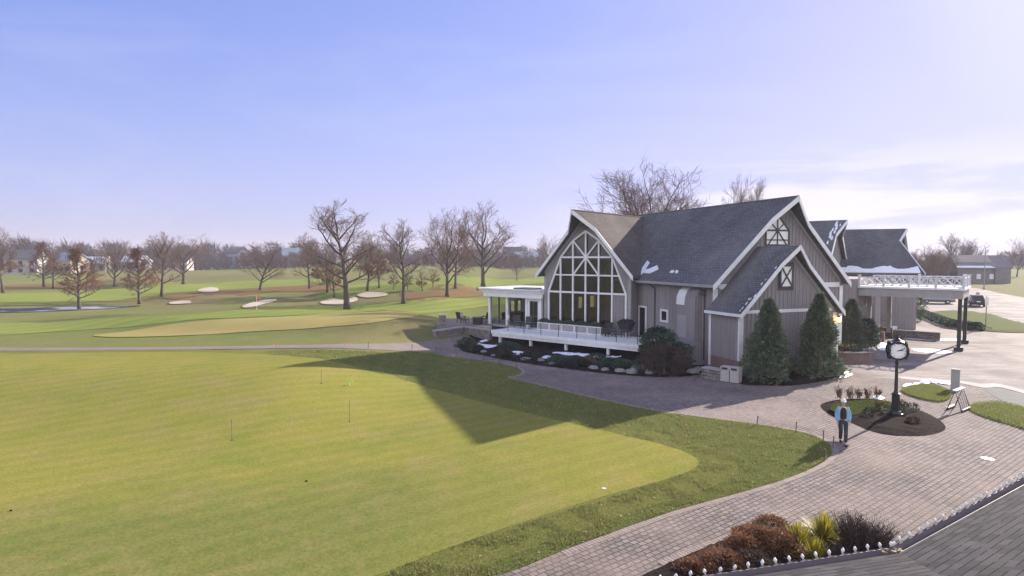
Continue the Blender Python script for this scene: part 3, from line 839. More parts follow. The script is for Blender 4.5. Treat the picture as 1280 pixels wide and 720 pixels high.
# wing wall with white cap right of the small gable
mb = MB(); mb.box(MF, 7.75, 8.45, -2.3, -1.9, 0, 2.95); part(mb, 'wing_wall', 'siding')
mb = MB(); mb.box(MF, 7.72, 8.55, -2.4, -1.8, 2.953, 3.15); part(mb, 'wall_cap', 'white_paint')
mb = MB(); mb.box(MF, 8.452, 8.6, -2.35, -1.85, 0, 2.95); part(mb, 'corner_board', 'white_paint')
# ---- long side wall: chimney bump-out, door, window, downspout, vent
mb = MB()
ch = [(.44, 1.72), (-.12, 1.72), (-.12, 4.05), (-.06, 4.55), (.12, 4.95), (.44, 5.2)]
mb.prism([MF(a, 1.35, z) for a, z in ch], MF.A*2.0); cy = part(mb, 'chimney', 'siding')
mb = MB()
cp = [(-.125, 4.02), (-.16, 4.02), (-.10, 4.58), (.09, 5.0), (.44, 5.26), (.44, 5.215), (.115, 4.955), (-.065, 4.55)]
mb.prism([MF(a, 2.5, z) for a, z in cp], MF.A*.95); mb.build('flashing', 'white_paint', cy)
mb = MB(); mb.box(MF, -.135, -.121, 2.25, 3.3, 1.75, 3.3); mb.build('panel', 'grey_trim', cy)
mb = MB(); mb.box(MF, -.45, .44, 1.0, 3.7, 0, 1.71); mb.build('base', 'siding', cy)
mb = MB()
for a, b, c, d in ((8.22, 8.36, 1.1, 3.5), (9.22, 9.36, 1.1, 3.5), (8.361, 9.219, 3.36, 3.5)): mb.box(MF, .36, .449, a, b, c, d)
dr = part(mb, 'door', 'white_paint')
mb = MB(); mb.box(MF, .40, .448, 8.36, 9.22, 1.1, 3.36); mb.build('pane', 'black_glass', dr)
mb = MB()
for a, b, c, d in ((5.25, 5.4, 2.5, 3.45), (6.1, 6.25, 2.5, 3.45), (5.401, 6.099, 2.5, 2.64), (5.401, 6.099, 3.31, 3.45)): mb.box(MF, .36, .449, a, b, c, d)
wn = part(mb, 'window', 'white_paint')
mb = MB(); mb.box(MF, .40, .448, 5.4, 6.1, 2.64, 3.31); mb.build('pane', 'black_glass', wn)
mb = MB(); mb.tube([MF(-.1, 7.3, 5.35), MF(.2, 7.1, 5.1), MF(.38, 7.0, 4.9), MF(.38, 7.0, .4)], .05, 6); part(mb, 'downspout', 'dark_frame')
mb = MB(); mb.tube([MF(-.02, 1.0, 5.3), MF(.34, .95, 5.0), MF(.34, .9, .4)], .045, 6); part(mb, 'downspout', 'dark_frame')
mb = MB(); mb.box(MF, .25, .448, .85, 1.25, 4.75, 5.15); part(mb, 'flood_lamp', 'dark_frame')
# snow lying in the valley and on the eave
def roof_patch(mb, pts, f, th=.05):
    P = [f(a, b) for a, b in pts]
    mb.prism([p+V((0, 0, .012)) for p in P], (0, 0, th))
mb = MB(); onL = lambda s, t: MF(s, t, mz(s))
def on_roof(u, v):
    """where the sight line of a photo pixel meets the long roof slope"""
    o, d = V((0, 0, CAMZ)), ray(u, v); a = 30.0; b = 80.0
    g = lambda t: (o+d*t).z-mz((o+d*t-MF.o).dot(MF.R))
    for _ in range(50):
        m = (a+b)/2
        if g(m)*g(a) > 0: a = m
        else: b = m
    p = o+d*a; return p
for pts in ([(794, 343), (799, 346.5), (801, 338), (800.5, 325), (799, 308), (796.5, 307), (796, 322), (793.5, 335)], [(800, 346), (806, 338.5), (812, 329), (809, 326.5), (802.5, 336)],
            [(804, 341.5), (812, 342), (823, 337), (821.5, 332.5), (812, 336.5), (806, 338)], [(837, 341), (840, 338.5), (843, 339.5), (841, 341.5)], [(843.5, 341.5), (845, 338.5), (848, 339.5), (847, 342)]):
    mb = MB(); mb.prism([on_roof(u, v)+V((0, 0, .01)) for u, v in pts], (0, 0, .06)); part(mb, 'snow_patch', 'snow')
mb = MB(); onS = lambda s, t: MF(s, t, sz(s)); rs = random.Random(3)
for i in range(9):
    s0 = rs.uniform(-.1, 3.0); t0 = rs.uniform(-3.36, -3.05); r = rs.uniform(.05, .16)
    mb = MB(); r *= .7; roof_patch(mb, [(s0-r, t0), (s0, t0-.03), (s0+r, t0+.02), (s0+r*.4, t0+r*.6), (s0-r*.6, t0+r*.7)], onS, .02); part(mb, 'snow_patch', 'snow')
# ---- glazed wing
WZ, WE = 11.1, 5.87
wk = (WZ-WE)/4.7
def wz(a): return WZ-abs(a)*wk
DK = 1.1
mb = MB()
inner = [(0, 9.55), (1.3, 8.75), (2.6, 7.38), (3.86, 4.4), (3.86, DK)]
for sg in (-1, 1):
    if sg < 0: outer = [(-4.2, DK), (-4.2, wz(4.2)-.25), (0, WZ-.27)]
    else: outer = [(4.2, DK), (4.2, wz(4.2)-.25), (0, WZ-.27)]
    pl = outer+[(sg*a, z) for a, z in inner]
    mb.prism([WF(a, 0, z) for a, z in pl], WF.A*.2)
mb.box(WF, -4.2, 4.2, 0, .2, 0, DK-.005)
mb.box(WF, 2.62, 3.82, .06, .14, DK, 4.36)
for k in range(1, 4): mb.box(WF, 2.6+.3*k, 2.65+.3*k, .03, .058, DK, 4.3)
mb.prism([WF(4.0, .2, 0), WF(4.0, 12, 0), WF(4.0, 12, 6.1), WF(4.0, .2, 6.1)], WF.R*.2)
# far side wall with two openings, through which the lit course shows
for v0, v1 in ((.2, 5.0), (5.85, 7.0), (7.95, 12)): mb.box(WF, -4.2, -4.0, v0, v1, 0, 6.1)
for v0, v1 in ((5.0, 5.85), (7.0, 7.95)):
    mb.box(WF, -4.2, -4.0, v0, v1, 0, 2.55); mb.box(WF, -4.2, -4.0, v0, v1, 3.65, 6.1)
mb.prism([WF(-4.0, 12, 0), WF(4.0, 12, 0), WF(4.0, 12, 6.2), WF(0, 12, 10.6), WF(-4.0, 12, 6.2)], WF.A*.2)
part(mb, 'wall', 'siding')
mb = MB(); mb.box(WF, -3.98, 3.98, .21, 11.9, DK-.12, DK); part(mb, 'interior_floor', 'interior_floor')
mb = MB(); mb.box(WF, 3.88, 3.985, .25, 11.9, DK, 6.2); mb.box(WF, -3.9, 3.87, 9.6, 9.8, DK, 8.0)
mb.box(WF, -1.8, 1.4, 6.4, 7.2, DK, 2.15)
part(mb, 'interior_wall', 'interior_wall')
rg = [WF(0, -2.08, WZ), WF(0, 12.4, WZ)]
mb = MB(); roof_slope(mb, rg, [WF(-4.7, 12.4, WE), WF(-4.7, -.6, WE), WF(-1.3, -.6, wz(1.3))]); part(mb, 'roof', 'shingles')
mb = MB(); roof_slope(mb, rg, [WF(4.7, 12.4, WE), WF(4.7, -.6, WE), WF(1.3, -.6, wz(1.3))]); part(mb, 'roof', 'shingles_sunlit')
bargeboards(WF, 0, WZ, -4.73, 4.73, wk, wk, 1.3, -.6, -2.08, drop=.36)
mb = MB(); mb.tube([WF(0, -2.1, WZ), WF(0, 12.4, WZ)], .07, 6); part(mb, 'ridge_cap', 'shingles_sunlit')
mb = MB(); mb.beam(WF(0, -1.9, WZ-.35), WF(0, .0, WZ-.6), .16, .2); mb.box(WF, -.35, .35, -.5, -.02, 9.75, 9.95); part(mb, 'roof_bracket', 'soffit')
for sg in (-1, 1):
    mb = MB(); a, b = sorted((sg*4.24, sg*4.0)); mb.box(WF, a, b, -.04, .1, 0, 5.7); part(mb, 'corner_board', 'grey_trim')
# the window: frame with its mullions, one pane mesh
mb = MB()
def wbar(a, b, wd=.13, o=.02): mb.beam(WF(a[0], o, a[1]), WF(b[0], o, b[1]), wd, .12, WF.A)
for sg in (-1, 1):
    pts = [(0, 9.49), (1.26, 8.72), (2.53, 7.33), (3.79, 4.38), (3.79, DK)]
    for k, (p, q) in enumerate(zip(pts, pts[1:])): wbar((sg*p[0], p[1]), (sg*q[0], q[1]), .15, .015+.004*k)
    wbar((sg*1.26, DK), (sg*1.26, 8.72), .13, .01); wbar((sg*2.53, DK), (sg*2.53, 7.33), .13, .007)
    wbar((sg*1.26, 8.72), (0, 7.33), .12, .035); wbar((0, 7.33), (sg*1.26, 5.84), .12, .04)
wbar((0, DK), (0, 9.49), .13, .003)
wbar((-2.53, 7.33), (2.53, 7.33), .14, .026); wbar((-3.16, 5.84), (3.16, 5.84), .12, .029); wbar((-3.79, 4.38), (3.79, 4.38), .15, .032)
gw = part(mb, 'window', 'white_paint')
mb = MB(); mb.prism([WF(a, .1, z) for a, z in ((-3.8, DK), (2.58, DK), (2.58, 4.4), (3.8, 4.4), (2.55, 7.35), (1.27, 8.75), (0, 9.5), (-1.27, 8.75), (-2.55, 7.35), (-3.8, 4.4))], WF.A*.012)
mb.build('pane', 'dark_glass', gw)
mb = MB(); mb.box(WF, 2.3, 3.1, -.25, -.05, 7.6, 7.8); 
# ---- sunroom
mb = MB(); mb.box(WF, -10.7, -4.22, -.1, 5.0, DK-.2, DK); part(mb, 'sunroom_floor', 'concrete')
cols = [(-10.6, 0), (-8.45, 0), (-6.17, 0), (-4.62, 0), (-10.6, 2.6), (-10.6, 4.85)]
for w_, v_ in cols:
    mb = MB(); mb.box(WF, w_-.13, w_+.13, v_-.13, v_+.13, DK, 3.72); part(mb, 'column', 'white_paint')
mb = MB(); mb.box(WF, -11.05, -4.24, -.45, -.2, 3.7, 4.34); mb.box(WF, -11.05, -10.8, -.199, 5.3, 3.7, 4.34); mb.box(WF, -11.15, -4.24, -.55, -.452, 4.12, 4.36); part(mb, 'fascia', 'white_paint')
mb = MB(); mb.box(WF, -11.6, -4.23, -.75, 5.5, 4.37, 4.50); part(mb, 'roof', 'white_paint')
mb = MB(); mb.box(WF, -11.62, -11.5, -.77, -.6, 4.22, 4.52); part(mb, 'gutter_end', 'soffit')
mb = MB(); mb.box(WF, -7.2, -5.2, -.7, .9, 4.51, 4.62); part(mb, 'roof_curb', 'soffit')
mb = MB(); mb.box(WF, -10.5, -4.3, 4.8, 4.95, DK, 3.7)
for v0, v1 in ((2.73, 3.0), (3.62, 4.05), (4.6, 4.75)): mb.box(WF, -10.66, -10.54, v0, v1, DK, 3.7)
for v0, v1 in ((3.0, 3.62), (4.05, 4.6)): mb.box(WF, -10.66, -10.54, v0, v1, DK, 2.05); mb.box(WF, -10.66, -10.54, v0, v1, 3.05, 3.7)
part(mb, 'wall', 'siding_light')
mb = MB(); mb.box(WF, -8.32, -6.3, -.02, .0, DK+.05, 3.7); mb.box(WF, -10.47, -8.58, -.02, 0, DK+.05, 3.7); mb.box(WF, -10.61, -10.59, .14, 2.46, DK+.05, 3.7); part(mb, 'glazing', 'clear_glass')
mb = MB()
mb.box(WF, -9.55, -9.48, -.05, .04, DK, 3.7); part(mb, 'mullion', 'dark_frame')
mb = MB(); mb.box(WF, -10.62, -10.56, 1.25, 1.35, DK, 3.7)
part(mb, 'mullion', 'dark_frame')
mb = MB()
for a, b, c, d in ((-6.03, -5.85, DK, 3.7), (-4.93, -4.75, DK, 3.7), (-5.849, -4.931, 3.45, 3.7)): mb.box(WF, a, b, -.06, .06, c, d)
dd = part(mb, 'door', 'white_paint')
mb = MB(); mb.box(WF, -5.85, -4.93, -.01, .03, DK, 3.45); mb.build('pane', 'black_glass', dd)
mb = MB()
for a in (-5.83, -5.4, -4.98): mb.box(WF, a-.035, a+.035, -.035, -.012, DK, 3.44)
for z in (DK+.15, 2.1, 3.4): mb.box(WF, -5.79, -5.02, -.034, -.014, z-.04, z+.04)
mb.build('frame', 'dark_frame', dd)
# ---- rear wings and entrance
BF = Fr(32.8, 63.8, -39.7+90)     # second gable: s along its gable (into depth), t along the ridge towards the west
bz = lambda a: WZ-abs(a)*wk
mb = MB()
wall_panel(mb, lambda u, z: BF(u, 0, z), [(-4.2, 0), (4.2, 0)], [(-4.2, bz(4.2)-.25), (0, WZ-.27), (4.2, bz(4.2)-.25)], -BF.A)
mb.prism([BF(-4.2, .2, 0), BF(-4.2, 13, 0), BF(-4.2, 13, 6.1), BF(-4.2, .2, 6.1)], BF.R*.2)
part(mb, 'wall', 'siding_light')
rg = [BF(0, -1.2, WZ), BF(0, 12, WZ)]
mb = MB(); roof_slope(mb, rg, [BF(-4.9, 12, bz(4.9)), BF(-4.9, -.5, bz(4.9)), BF(-1.3, -.5, bz(1.3))]); part(mb, 'roof', 'shingles')
mb = MB(); roof_slope(mb, rg, [BF(4.9, 12, bz(4.9)), BF(4.9, -.5, bz(4.9)), BF(1.3, -.5, bz(1.3))]); part(mb, 'roof', 'shingles')
bargeboards(BF, 0, WZ, -4.93, 4.93, wk, wk, 1.3, -.5, -1.2, drop=.36)
mb = MB(); onB = lambda s, t: BF(s, t, bz(s))
for i in range(9):
    s0 = rs.uniform(-2.6, -.2); t0 = -.45-.5*max(0, 1-abs(s0)/1.3)+rs.uniform(0, .5); r = rs.uniform(.1, .3)
    mb = MB(); roof_patch(mb, [(s0-r, t0), (s0, t0-.04), (s0+r, t0+.02), (s0+r*.4, t0+r*.6), (s0-r*.6, t0+r*.7)], onB, .03); part(mb, 'snow_patch', 'snow')
KF = Fr(42.2, 66.9, -24.0)        # long rear roof: s along the ridge (0 at its east end)
KZ = 10.4
kk = (KZ-5.7)/5.0
mb = MB(); roof_slope(mb, [KF(0, 0, KZ), KF(-12, 0, KZ)], [KF(-12, -5, 5.7), KF(.9, -5, 5.7), KF(-.85, -1.4, KZ-1.4*kk)]); part(mb, 'roof', 'shingles')
mb = MB(); roof_slope(mb, [KF(-.02, 0, KZ), KF(-12, 0, KZ)], [KF(-12, 5, 5.7), KF(.9, 5, 5.7), KF(-.85, 1.4, KZ-1.4*kk)]); part(mb, 'roof', 'shingles')
mb = MB()
pts = [KF(0, 0, KZ), KF(-.85, -1.4, KZ-1.4*kk), KF(.9, -5, 5.7)]
for p, q in zip(pts, pts[1:]): mb.beam(p+V((.03, 0, -.12)), q+V((.03, 0, -.12)), .07, .34)
part(mb, 'bargeboard', 'white_paint')
mb = MB(); mb.box(KF, -12, .4, -4.3, -4.1, 0, 5.9); mb.box(KF, .2, .4, -4.09, 4.2, 0, 5.9); mb.prism([KF(-.3, -4.2, 5.9), KF(-.3, 4.2, 5.9), KF(-.3, 0, KZ-.4)], KF.R*.2); part(mb, 'wall', 'siding')
mb = MB(); onK = lambda s, t: KF(s, t, KZ+t*kk)
ed = [(-9.2+i*.2, -4.5+.16*math.sin(i*.42)+.12*noise.noise(V((i*.35, 2, 0)))+.10*noise.noise(V((i*1.1, 5, 0)))) for i in range(49)]
roof_patch(mb, [(-9.2, -4.95)]+[(.55, -4.95)]+list(reversed(ed)), onK, .12); part(mb, 'snow', 'snow')
PF = Fr(35, 48.3, -39.7)          # entrance porch: corner at its nearest post
mb = MB(); mb.box(PF, -13.5, -7.3, -1.0, 7, 3.0, 5.5); mb.box(PF, -13.5, -9.6, -.5, 6, 0, 2.99); part(mb, 'entrance_wall', 'siding')
mb = MB(); mb.box(PF, -13.5, -9.2, -2.9, -1.05, 3.62, 3.9); part(mb, 'awning', 'white_paint')
mb = MB(); mb.box(PF, -11.0, -9.9, -.56, -.51, .2, 2.6); part(mb, 'door', 'black_glass')
# ------------------------------------------------------------------ porte-cochere
pc = thing('porte_cochere', PF(-3.6, 3, 0), 'flat roofed entrance canopy on tall posts with a white crossed railing on top', 'canopy')
mb = MB(); mb.box(PF, -7.25, 0, 0, 6, 4.08, 4.74); mb.build('beam', 'grey_trim', pc)
mb = MB(); mb.box(PF, -7.28, .12, -.12, 6.12, 4.743, 4.90); mb.build('roof_edge', 'white_paint', pc)
for s_, t_ in ((-.2, .2), (-.2, 5.8)):
    mb = MB(); mb.box(PF, s_-.13, s_+.13, t_-.13, t_+.13, .3, 4.08); p_ = mb.build('post', 'black_metal', pc)
    mb = MB(); mb.box(PF, s_-.3, s_+.3, t_-.3, t_+.3, 0, .3); mb.build('base', 'black_metal', p_)
for s_, t_ in ((-5.8, .2), (-7.0, 3.4), (-5.8, 5.8)):
    mb = MB(); mb.box(PF, s_-.17, s_+.17, t_-.17, t_+.17, .5, 4.08); p_ = mb.build('post', 'siding_light', pc)
    mb = MB(); mb.box(PF, s_-.28, s_+.28, t_-.28, t_+.28, 0, .5); mb.build('base', 'dark_frame', p_)
def xrail(a, b, n):
    mb = MB(); z0, z1 = 4.98, 5.66
    for z, d in ((z0, .07), (z1, .09)): mb.beam(PF(*a, z), PF(*b, z), .07, d)
    for i in range(n):
        p = [a[k]+(b[k]-a[k])*i/n for k in (0, 1)]; q = [a[k]+(b[k]-a[k])*(i+1)/n for k in (0, 1)]
        mb.beam(PF(*p, z0), PF(*q, z1), .045, .05); mb.beam(PF(*p, z1), PF(*q, z0), .05, .045)
        mb.beam(PF(*p, (z0)), PF(*p, z1), .04, .04, PF.A)
    mb.build('railing', 'railing_paint', pc)
xrail((-7.2, 0), (0, 0), 12); xrail((0, 0), (0, 6), 10); xrail((-7.2, 6), (0, 6), 12)
for s_, t_ in [(-7.2+i*1.8, 0) for i in range(5)]+[(0, 3), (0, 6), (-3.6, 6)]:
    mb = MB(); mb.box(PF, s_-.08, s_+.08, t_-.08, t_+.08, 4.9, 5.8); mb.box(PF, s_-.11, s_+.11, t_-.11, t_+.11, 5.8, 5.86); mb.build('railing_post', 'railing_paint', pc)
# ------------------------------------------------------------------ deck
dk = thing('deck', WF(0, -2, 0), 'raised white decking terrace below the tall glazed gable', 'deck')
mb = MB()
n = 26
for i in range(n):
    v0 = -3.9+i*3.86/n
    mb.box(WF, -6.9 if v0 < -.6 else -6.9, 7.0-max(0, (v0+1.2))*.5, v0, v0+3.86/n-.012, DK-.05, DK)
mb.build('floor', 'window_white', dk)
mb = MB(); mb.box(WF, -6.95, 7.05, -3.98, -3.905, DK-.26, DK+.01); mb.box(WF, -7.0, -6.91, -3.904, -.1, DK-.26, DK+.01); mb.box(WF, -6.9, 7.0, -3.9, -3.75, DK-.5, DK-.265); mb.build('fascia', 'white_paint', dk)
for w_ in (-6.2, -2.9, .6, 4.4):
    mb = MB(); mb.box(WF, w_-.1, w_+.1, -3.74, -3.54, -.05, DK-.06); mb.build('post', 'white_paint', dk)
mb = MB(); mb.box(WF, -6.8, 7.0, -.6, -.35, 0, DK-.06); mb.build('shade_backing', 'black_metal', dk)  # black panel standing in for the deep shade under the deck
for i in range(9):
    w_ = -6.85+i*13.8/8
    mb = MB(); mb.box(WF, w_-.02, w_+.02, -3.93, -3.89, DK, DK+.95); mb.build('railing_post', 'dark_frame', dk)
mb = MB()
for z in (.2, .38, .56, .74, .93): mb.tube([WF(-6.85, -3.91, DK+z), WF(6.95, -3.91, DK+z)], .006 if z < .9 else .012, 4)
mb.build('railing_cable', 'galvanized', dk)
# ------------------------------------------------------------------ trees
def grow_tree(seed, H, Rc, clear=.25, leader=.75, n_limb=12, shape='oval', droop=0, twig_r=.0135, lvl3=4, sub1=6, sub2=5, up=.35):
    """bare deciduous tree at the origin: trunk + limbs mesh, twig crown mesh"""
    r = random.Random(seed); tr = MB(); cr = MB()
    def path(p, d, L, n, wob, upw):
        pts = [p]; d = d.normalized()
        for i in range(n):
            d = (d+V((r.gauss(0, wob), r.gauss(0, wob), r.gauss(0, wob)+upw/n))).normalized()
            p = p+d*(L/n); pts.append(p)
        return pts
    def lerp(pts, f):
        x = f*(len(pts)-1); i = min(int(x), len(pts)-2); return pts[i].lerp(pts[i+1], x-i), (pts[i+1]-pts[i]).normalized()
    R0 = H*.022
    tp = path(V((0, 0, -.15)), V((0, 0, 1)), H*leader+.15, 8, .035, .2)
    tr.tube(tp, [R0*(1.35 if i == 0 else 1)*(1-.8*i/8) for i in range(9)], 7)
    def side(d, ang):
        x = d.cross(V((r.gauss(0, 1), r.gauss(0, 1), r.gauss(0, 1)))).normalized()
        return (d*math.cos(ang)+x*math.sin(ang)).normalized()
    ga = r.uniform(0, 6)
    for i in range(n_limb):
        f = (clear+(1-clear)*(i+.3)/n_limb)/1.0
        zf = f*leader if f*leader < leader else leader*.99
        ff = min(.985, f)
        p, d = lerp(tp, ff)
        h = p.z/H
        ga += 2.4+r.uniform(-.4, .4)
        q = (h-clear*leader)/(1-clear*leader)
        if shape == 'oval': L = Rc*(1.02*math.sqrt(max(.05, 1-(1.35*q-.45)**2)))+.1*H*(1-q)*.3; el = R(28)+R(42)*q
        elif shape == 'cone': L = Rc*(1.05-.95*q)+.3; el = R(-2 if droop else 12)+R(35)*q
        else: L = Rc*1.15*(1-.25*q); el = R(38)+R(32)*q
        L *= r.uniform(.82, 1.12)
        dd = V((math.cos(ga)*math.cos(el), math.sin(ga)*math.cos(el), math.sin(el)))
        lr = R0*(.50-.22*q)*r.uniform(.85, 1.1)
        lp = path(p, dd, L, 6, .10, up if not droop else -.1)
        tr.tube(lp, [lr*(1-.82*k/6) for k in range(7)], 5)
        for j in range(sub1):
            f2 = .22+.75*(j+r.random()*.7)/sub1
            p2, d2 = lerp(lp, min(.97, f2)); L2 = L*(.55-.28*f2)*r.uniform(.8, 1.25)
            sp = path(p2, side(d2, R(r.uniform(30, 58))), L2, 4, .14, up*.7)
            r2 = max(twig_r*1.25, lr*(.46-.26*f2))
            cr.tube(sp, [r2*(1-.7*k/4) for k in range(5)], 4, False)
            for k in range(sub2):
                p3, d3 = lerp(sp, min(.98, .2+.8*(k+r.random())/sub2)); L3 = max(.45, L2*r.uniform(.32, .6))
                tp3 = path(p3, side(d3, R(r.uniform(25, 60))), L3, 2, .16, up*.6)
                cr.tube(tp3, [twig_r, twig_r*.8, twig_r*.5], 3, False)
                for m_ in range(lvl3):
                    p4, d4 = lerp(tp3, .15+.85*(m_+r.random())/lvl3)
                    d5 = side(d4, R(r.uniform(25, 55))); L4 = L3*r.uniform(.35, .7)
                    cr.tube([p4, p4+d5*L4], [twig_r*.7, twig_r*.4], 3, False)
    return tr, cr
def leaves_on(cr, seed, n, size, zmax=1e9, zfall=None):
    r = random.Random(seed); vs = cr.v; out = []
    zs = [v for v in vs if v.z < zmax]
    for i in range(n):
        p = r.choice(zs)+V((r.gauss(0, .12), r.gauss(0, .12), r.gauss(0, .12)))
        a = V((r.gauss(0, 1), r.gauss(0, 1), r.gauss(0, 1))).normalized()*size*r.uniform(.6, 1.3)
        b = a.cross(V((r.gauss(0, 1), r.gauss(0, 1), r.gauss(0, 1)))).normalized()*a.length*.6
        out += [p-a*.5, p+b*.5, p+a*.5, p-b*.5]
    return np.array([tuple(v) for v in out])
def tree_proto(name, label, group, leafn=0, leafz=1e9, leafsize=.22, **k):
    tr, cr = grow_tree(**k)
    zs = sorted(v.z for v in cr.v); rs_ = sorted(math.hypot(v.x, v.y) for v in cr.v)
    t = thing(name, (0, 0, 0), label, 'tree', group)
    SIZE[t.name] = (zs[int(len(zs)*.997)], rs_[int(len(rs_)*.86)])
    tr.build('trunk', 'bark', t, fix=False, smooth=True)
    c = cr.build('crown', 'twigs', t, fix=False, uv=False)
    if leafn:
        vs = leaves_on(cr, k['seed'], leafn, leafsize, leafz)
        rawmesh('leaves', vs, np.arange(len(vs)).reshape(-1, 4), 'russet_leaves', c)
    return t
SIZE = {}
GT = 'bare trees standing on the golf course'
protos = {
 'A': tree_proto('bare_tree', '', GT, seed=11, H=10, Rc=3.4, clear=.28, leader=.82, n_limb=15, shape='oval', sub1=7, sub2=6, lvl3=4),
 'B': tree_proto('bare_tree', '', GT, seed=23, H=10, Rc=4.2, clear=.28, leader=.5, n_limb=11, shape='vase', sub1=8, sub2=6, lvl3=4, up=.65),
 'C': tree_proto('bare_tree', '', GT, seed=35, H=10, Rc=4.4, clear=.26, leader=.6, n_limb=12, shape='vase', sub1=8, sub2=6, lvl3=4, up=.5),
 'R': tree_proto('russet_tree', '', GT, 3600, leafsize=.20, seed=47, H=10, Rc=2.9, clear=.2, leader=.95, n_limb=30, shape='cone', sub1=6, lvl3=2, sub2=4, up=.5),
 'D': tree_proto('bare_tree', '', GT, seed=71, H=10, Rc=4.6, clear=.35, leader=.62, n_limb=26, shape='oval', sub1=9, sub2=7, lvl3=5, up=.4, twig_r=.013),
 'S': tree_proto('russet_tree', '', GT, 2600, 7.0, seed=59, H=10, Rc=3.6, clear=.22, leader=.85, n_limb=14, shape='oval', sub1=6, lvl3=3),
}
def put_tree(kind, u, vb, vt, label, Y=None, group=GT, wid=None, rz=None, wpx=None):
    if Y is None: p = G(u, vb)
    else: p = V(((u-CX)/F*Y, Y, hgt((u-CX)/F*Y, Y)))
    ztop = CAMZ-(vt-322)/F*p.y
    top, rad = SIZE[protos[kind].name]
    s = (ztop-p.z)/top; q = s*(wid or 1)
    if wpx: q = wpx/F*p.y/2/rad
    t = dup(protos[kind], p, rnd.uniform(0, 6.28) if rz is None else rz, label, (q, q, s), group)
    return t
put_tree('S', 4, 366, 284, 'brownish tree at the left edge of the photo near the brown leaf litter')
put_tree('R', 55, 359, 302, 'tall russet tree beside the white two storey house', wid=1.25)
put_tree('A', 66, 361, 309, 'slim bare tree close behind the russet one near the white house')
put_tree('R', 99, 387, 309, 'dark trunked russet conical tree growing right at the edge of the pond', wid=1.2)
put_tree('A', 116, 357, 318, 'small bare tree between the pond tree and the spreading bare tree')
put_tree('B', 143, 358, 299, 'spreading bare tree behind the far fairway, left of the russet tree', wid=1.1)
put_tree('R', 174, 380, 308, 'rusty conical tree standing in the patch of fallen red leaves', wid=1.15)
put_tree('A', 202, 371, 290, 'dark bare tree just right of the rusty conical tree', wpx=46)
put_tree('B', 229, 355, 293, 'rounded bare tree with a forked trunk behind the dark bare tree', wpx=52)
put_tree('C', 325, 363, 303, 'low wide bare tree with a short trunk on the far fairway', wpx=56)
put_tree('A', 387, 361, 291, 'upright bare tree standing left of the large black trunked tree', wid=1.1)
put_tree('S', 409, 366, 304, 'brown leaved tree half hidden behind the large black trunked tree', wid=1.1)
put_tree('S', 418, 372, 316, 'small brown tree leaning against the view of the large black trunk')
big1 = put_tree('A', 434, 387, 252, 'large bare tree with a straight black trunk beside the sand bunkers', wpx=98, rz=1.0)
put_tree('S', 459, 364, 290, 'brown leaved oak right of the large black trunked tree', wid=1.2)
put_tree('S', 474, 360, 306, 'lower brown oak at the back of the brown leaved clump', wid=1.1)
put_tree('A', 504, 380, 275, 'thin bare tree with a dark trunk right of the brown oaks', wpx=56, rz=2)
put_tree('C', 559, 371, 261, 'leaning bare tree with low spreading limbs, left of the largest tree', wpx=74)
put_tree('A', 569, 361, 276, 'straight bare tree directly behind the leaning one')
put_tree('C', 604, 359, 253, 'largest wide crowned bare tree standing left of the glazed gable', wpx=90, rz=1.2)
put_tree('B', 646, 351, 316, 'small pale fan shaped bare tree near the glazed gable', wid=.95)
put_tree('B', 687, 346, 293, 'bare tree partly hidden behind the left slope of the glazed gable roof')
BT = 'bare trees rising behind the clubhouse roof'
put_tree('D', 802, 0, 212, 'huge spreading bare tree rising behind the clubhouse ridge', 84, BT, None, 3.4, 128)
put_tree('D', 938, 0, 224, 'slender bare tree rising behind the main ridge near its peak', 92, BT, None, 1.0, 62)
FT = 'trees by the far barn'
put_tree('C', 1271, 346, 297, 'dark bare tree at the right edge of the photo beyond the barn', None, FT, .85)
for i, (u, Y, vt) in enumerate(((1148, 150, 312), (1158, 158, 306), (1168, 150, 314), (1177, 160, 308), (1190, 215, 292), (1200, 222, 296), (1210, 226, 302), (1215, 230, 304))):
    lab = ['pale bare tree nearest the porch roof edge', 'pale bare tree second beyond the porch roof edge', 'low pale bare tree third beyond the porch roof', 'pale bare tree closest to the barn gable',
           'tallest bare tree rising behind the barn gable', 'tall bare tree behind the barn ridge start', 'bare tree behind the middle of the barn ridge', 'smaller bare tree behind the barn ridge'][i]
    put_tree('B' if i % 2 else 'A', u, 0, vt, lab, Y, FT, 1.1)
SM = 'small russet saplings on the fairway edge'
for i, (u, vb, vt) in enumerate(((492, 362, 341), (510, 363, 345), (528, 364, 341), (541, 359, 338))):
    p = G(u, vb); s = (vb-vt)/F*p.y/10
    dup(protos['S'], p, i*1.3, ['small round russet sapling left of the thin bare tree trunk', 'lowest russet sapling just right of the thin bare trunk', 'wide russet sapling in the middle of the sapling group', 'russet sapling nearest the leaning bare tree'][i], (s*1.25, s*1.25, s), SM)
for t in protos.values():
    for c in list(t.children):
        for g in list(c.children): bpy.data.objects.remove(g)
        bpy.data.objects.remove(c)
    bpy.data.objects.remove(t)
